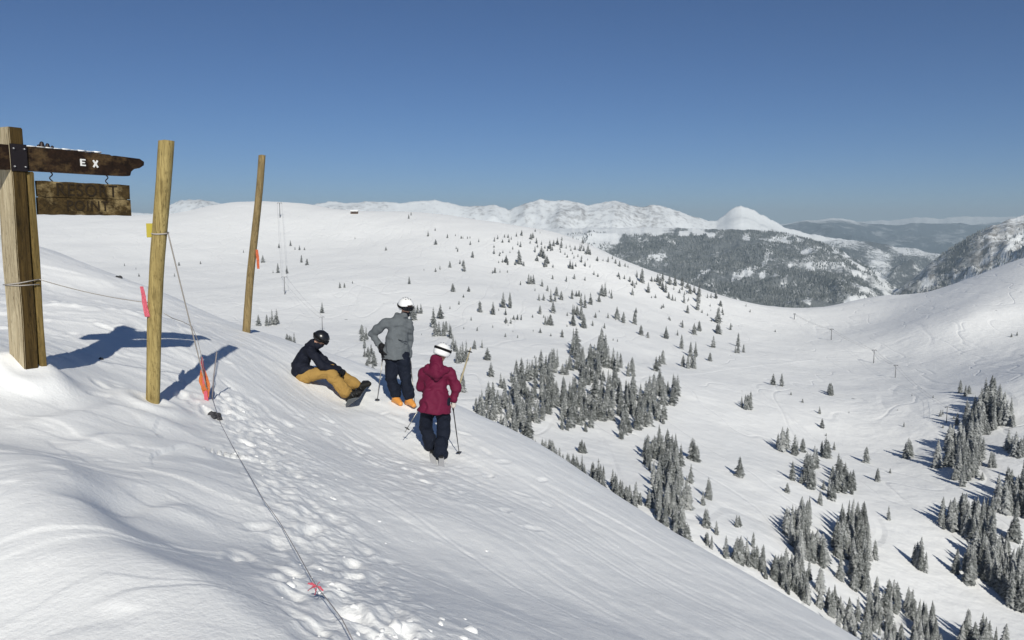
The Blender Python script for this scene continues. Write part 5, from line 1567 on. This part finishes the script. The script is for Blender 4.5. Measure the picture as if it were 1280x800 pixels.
# low scrub in patches over the bowl
for (cx, cy, sx, sy, n) in ((720, 305, 40, 12, 26), (700, 340, 45, 14, 20), (650, 300, 40, 12, 16), (850, 365, 40, 12, 26), (800, 350, 25, 10, 12), (660, 400, 50, 18, 18), (760, 400, 40, 18, 18), (900, 400, 25, 14, 14), (600, 390, 40, 20, 12), (560, 300, 30, 16, 10), (1130, 500, 80, 40, 10)):
    for k in range(n):
        TREES.append((_rg.gauss(cx, sx), _rg.gauss(cy, sy), _rg.choice((2.5, 3.5, 4.5, 6)), "scrub", "scrub"))
pos = on_basin([t[0] for t in TREES], [t[1] for t in TREES])
order = sorted(range(len(TREES)), key=lambda i: -TREES[i][2])
rg = random.Random(5)
big = [i for i in order if pos[i] is not None]
keep = set(big[:300])
own_labels(keep)
SV, SF, SR = [], [], []; nv = 0
made = {}
for i in big:
    px, py, hp, label, group = TREES[i]
    p = pos[i]; h = max(1.2, hp / FPX * p.y * (1.06 if hp > 16 else 1.25))
    ww = rg.uniform(.82, 1.45) * (1.0 if hp > 14 else 1.25)
    if i in keep:
        k = rg.randrange(len(PROTO))
        if k not in made:
            t = bpy.data.objects.new("spruce_tree", None); COL.objects.link(t)
            for nm, me in (("trunk", PROTO[k][1]), ("crown", PROTO[k][0])):
                c = bpy.data.objects.new(nm, me); COL.objects.link(c); c.parent = t
            made[k] = t
        else:
            t = dup(made[k], p, (1, 1, 1), (0, 0, 0))
        t.location = p - EZ * 0.15; t.scale = (h * ww, h * ww, h); t.rotation_euler = (rg.gauss(0, .02), rg.gauss(0, .02), rg.uniform(0, 6.28))
        for key in ("label", "category", "group"):
            if key in t: del t[key]
        setp(t, label, "tree", group)
    else:
        V, Fc, FR = SMALL[rg.randrange(len(SMALL))]
        a = rg.uniform(0, 6.28)
        W = V * np.array((h * ww, h * ww, h))
        W = np.c_[W[:, 0] * math.cos(a) - W[:, 1] * math.sin(a), W[:, 0] * math.sin(a) + W[:, 1] * math.cos(a), W[:, 2]] + np.array((p.x, p.y, p.z - .15))
        SV.append(W); SF.append(Fc + nv); SR.append(np.clip(FR + rg.uniform(-.07, .07), 0, 1)); nv += len(V)
me = tri_mesh("distant_spruces", np.concatenate(SV), np.concatenate(SF), np.concatenate(SR))
o = link_mesh("distant_spruces", me, M_CROWN, None, False); o["kind"] = "stuff"
print("TREES", len(TREES), "placed", len(big))

# the far woods: small trees by the thousand, past counting
def far_wood(field, n, hmin, hmax, name, seed):
    Xm, D, Zm, w = FIELDS[field]
    r = np.random.RandomState(seed)
    R0, C0 = Xm.shape
    ii = r.uniform(0, R0 - 16, n * 3); jj = r.uniform(0, C0 - 1.01, n * 3)
    i0 = ii.astype(int); j0 = jj.astype(int); fi = ii - i0; fj = jj - j0
    def bl(A):
        return (A[i0, j0] * (1 - fi) * (1 - fj) + A[i0 + 1, j0] * fi * (1 - fj) + A[i0, j0 + 1] * (1 - fi) * fj + A[i0 + 1, j0 + 1] * fi * fj)
    x, y, z, ww = bl(Xm), bl(D), bl(Zm), bl(np.asarray(w) + 0 * Xm)
    dens = ww + 0.30 * fbm(x * 0.004, y * 0.004, 4, seed)
    ok = np.nonzero((dens > r.uniform(0.35, 0.75, len(x))) & (np.abs(x / y) < 0.75))[0][:n]
    x, y, z = x[ok], y[ok], z[ok]; m = len(x)
    h = r.uniform(hmin, hmax, m); rad = h * r.uniform(.17, .27, m)
    a = r.uniform(0, 6.28, m)
    V = np.zeros((m, 5, 3))
    for k in range(4):
        V[:, k, 0] = x + rad * np.cos(a + k * math.pi / 2); V[:, k, 1] = y + rad * np.sin(a + k * math.pi / 2); V[:, k, 2] = z - 1.0
    V[:, 4, 0] = x; V[:, 4, 1] = y; V[:, 4, 2] = z + h
    base = (np.arange(m) * 5)[:, None, None]
    Fc = base + np.array([[0, 1, 4], [1, 2, 4], [2, 3, 4], [3, 0, 4]])[None]
    fr = np.repeat(r.uniform(.06, .48, m), 5)
    me = tri_mesh(name, V.reshape(-1, 3), Fc.reshape(-1, 3), fr)
    link_mesh(name, me, M_CROWN, None, False)["kind"] = "stuff"
far_wood("forest_slope", 42000, 9, 19, "valley_forest", 1)
far_wood("valley_hills", 16000, 12, 22, "hill_forest", 2)
far_wood("craggy_mountain", 7000, 9, 18, "crag_forest", 3)

# ------------------------------------------------------------------ lift pylons, cable, hut
def pylon(px, py, hp, label, group, dirv=Vector((0.3, -1, 0))):
    p = on_basin([px], [py])[0]
    if p is None: return None
    h = hp / FPX * p.y
    t = thing("lift_pylon", label, "lift pylon", tuple(p), group)
    w = max(0.14, 0.00062 * p.y)
    bm = bmesh.new(); tube(bm, [p - EZ, p + EZ * h * .5, p + EZ * h], [w, w * .85, w * .7], 8); obj("mast", bm, M_PYLON, t)
    d = Vector((dirv.y, -dirv.x, 0)).normalized()
    bm = bmesh.new(); box(bm, p + EZ * h, d, Vector((-d.y, d.x, 0)), EZ, h * .16, w * .5, w * .5, bevel=w * .1); obj("crossarm", bm, M_PYLON, t, smooth=False)
    ends = []
    for s in (-1, 1):
        q = p + EZ * (h - w * .9) + d * (s * h * .15)
        bm = bmesh.new(); box(bm, q, Vector((-d.y, d.x, 0)), d, EZ, w * 2.2, w * .4, w * .4, bevel=w * .1); obj("sheave_train", bm, M_PYLON, t, smooth=False)
        ends.append(q - EZ * w * .5)
    return ends
M_PYLON = mat("pylon steel", (0.22, 0.22, 0.23), 0.5, 0.3)
RP = "lift pylons on the right side of the basin"
right = []
for (px, py, hp, lb) in ((993, 399, 7, "tiny lift pylon at the far saddle"), (1039, 425, 14, "lift pylon nearest the far saddle, on the shaded snow"), (1092, 454, 17, "T-shaped lift pylon in the middle of the right-hand lift line"), (1119, 472, 16, "lift pylon just below the middle one of the right-hand line"), (1183, 528, 20, "lowest lift pylon, beside the topmost right grove")):
    right.append(pylon(px, py, hp, lb, RP, Vector((0.25, -1, 0))))
left = []
for (px, py, hp, lb) in ((350, 272, 18, "lift pylon at the crest of the snow face right of the leaning pole"), (356, 368, 22, "thin lift pylon half way down the snow face"), (403, 414, 18, "thin lift pylon just right of the seated rider's helmet")):
    left.append(pylon(px, py, hp, lb, "lift pylons on the snow face behind the poles", Vector((0.25, -1, 0))))
M_CABLE = mat("cable", (0.05, 0.05, 0.055), 0.6, 0.3)
def cable(line, label):
    line = [l for l in line if l]
    bm = bmesh.new()
    for s in (0, 1):
        pts = []
        for a, b in zip(line[:-1], line[1:]): pts += sag(a[s], b[s], (a[s] - b[s]).length * .012, 10)[:-1]
        pts.append(line[-1][s])
        tube(bm, pts, [0.00007 * max(300, q.y) for q in pts], 5)
    # the two strands meet round the bull wheel at the top
    tube(bm, [line[0][0], (line[0][0] + line[0][1]) / 2 + Vector((0, 1.2, 0)), line[0][1]], 0.06, 5)
    setp(obj("lift_cable", bm, M_CABLE), label, "cable")
cable(right, "thin lift cable strung over the right-hand pylons")
cable(left, "thin lift cable coming down the snow face behind the poles")
hp_ = on_basin([443], [267])[0]
if hp_ is not None:
    t = thing("summit_hut", "tiny dark hut on the ridge line under the white peaks", "hut", tuple(hp_))
    M_HUT = cloth("brown boards", (0.10, 0.065, 0.045), 0.9, 0.3, 2)
    ex, ey = Vector((1, 0, 0)), Vector((0, 1, 0))
    bm = bmesh.new(); box(bm, hp_ + EZ * 1.6, ex, ey, EZ, 6.0, 3.5, 2.2); obj("wall", bm, M_HUT, t, smooth=False)
    bm = bmesh.new(); prism(bm, [(-4.2, 3.7), (0, 5.8), (4.2, 3.7), (4.2, 4.1), (0, 6.25), (-4.2, 4.1)], 13.2, hp_, ey, EZ, ex); obj("roof", bm, M_SNOWF, t, smooth=False)
    bm = bmesh.new(); prism(bm, [(-3.4, 3.75), (3.4, 3.75), (0, 5.6)], 11.9, hp_, ey, EZ, ex); obj("gable", bm, M_HUT, t, smooth=False)
    for s in (-3, 0, 3):
        bm = bmesh.new(); box(bm, hp_ + ex * s - ey * 3.53 + EZ * 2.0, ex, ey, EZ, .7, .05, .8); obj("window", bm, C_LENS, t, smooth=False)
# ------------------------------------------------------------------ the air
hm = bpy.data.materials.new("mountain air"); hm.use_nodes = True
hm.node_tree.nodes.clear()
ho = hm.node_tree.nodes.new("ShaderNodeOutputMaterial")
hv = hm.node_tree.nodes.new("ShaderNodeVolumePrincipled")
hv.inputs["Color"].default_value = (0.70, 0.87, 1.0, 1)
hv.inputs["Density"].default_value = 6.8e-5
hv.inputs["Anisotropy"].default_value = 0.0
hm.node_tree.links.new(hv.outputs[0], ho.inputs["Volume"])
bm = bmesh.new()
box(bm, (0, 0, -170), Vector((1, 0, 0)), Vector((0, 1, 0)), Vector((0, 0, 1)), 28500, 28500, 640)
bmesh.ops.recalc_face_normals(bm, faces=bm.faces)
hz_ = obj("haze", bm, hm, smooth=False)
hz_["kind"] = "stuff"
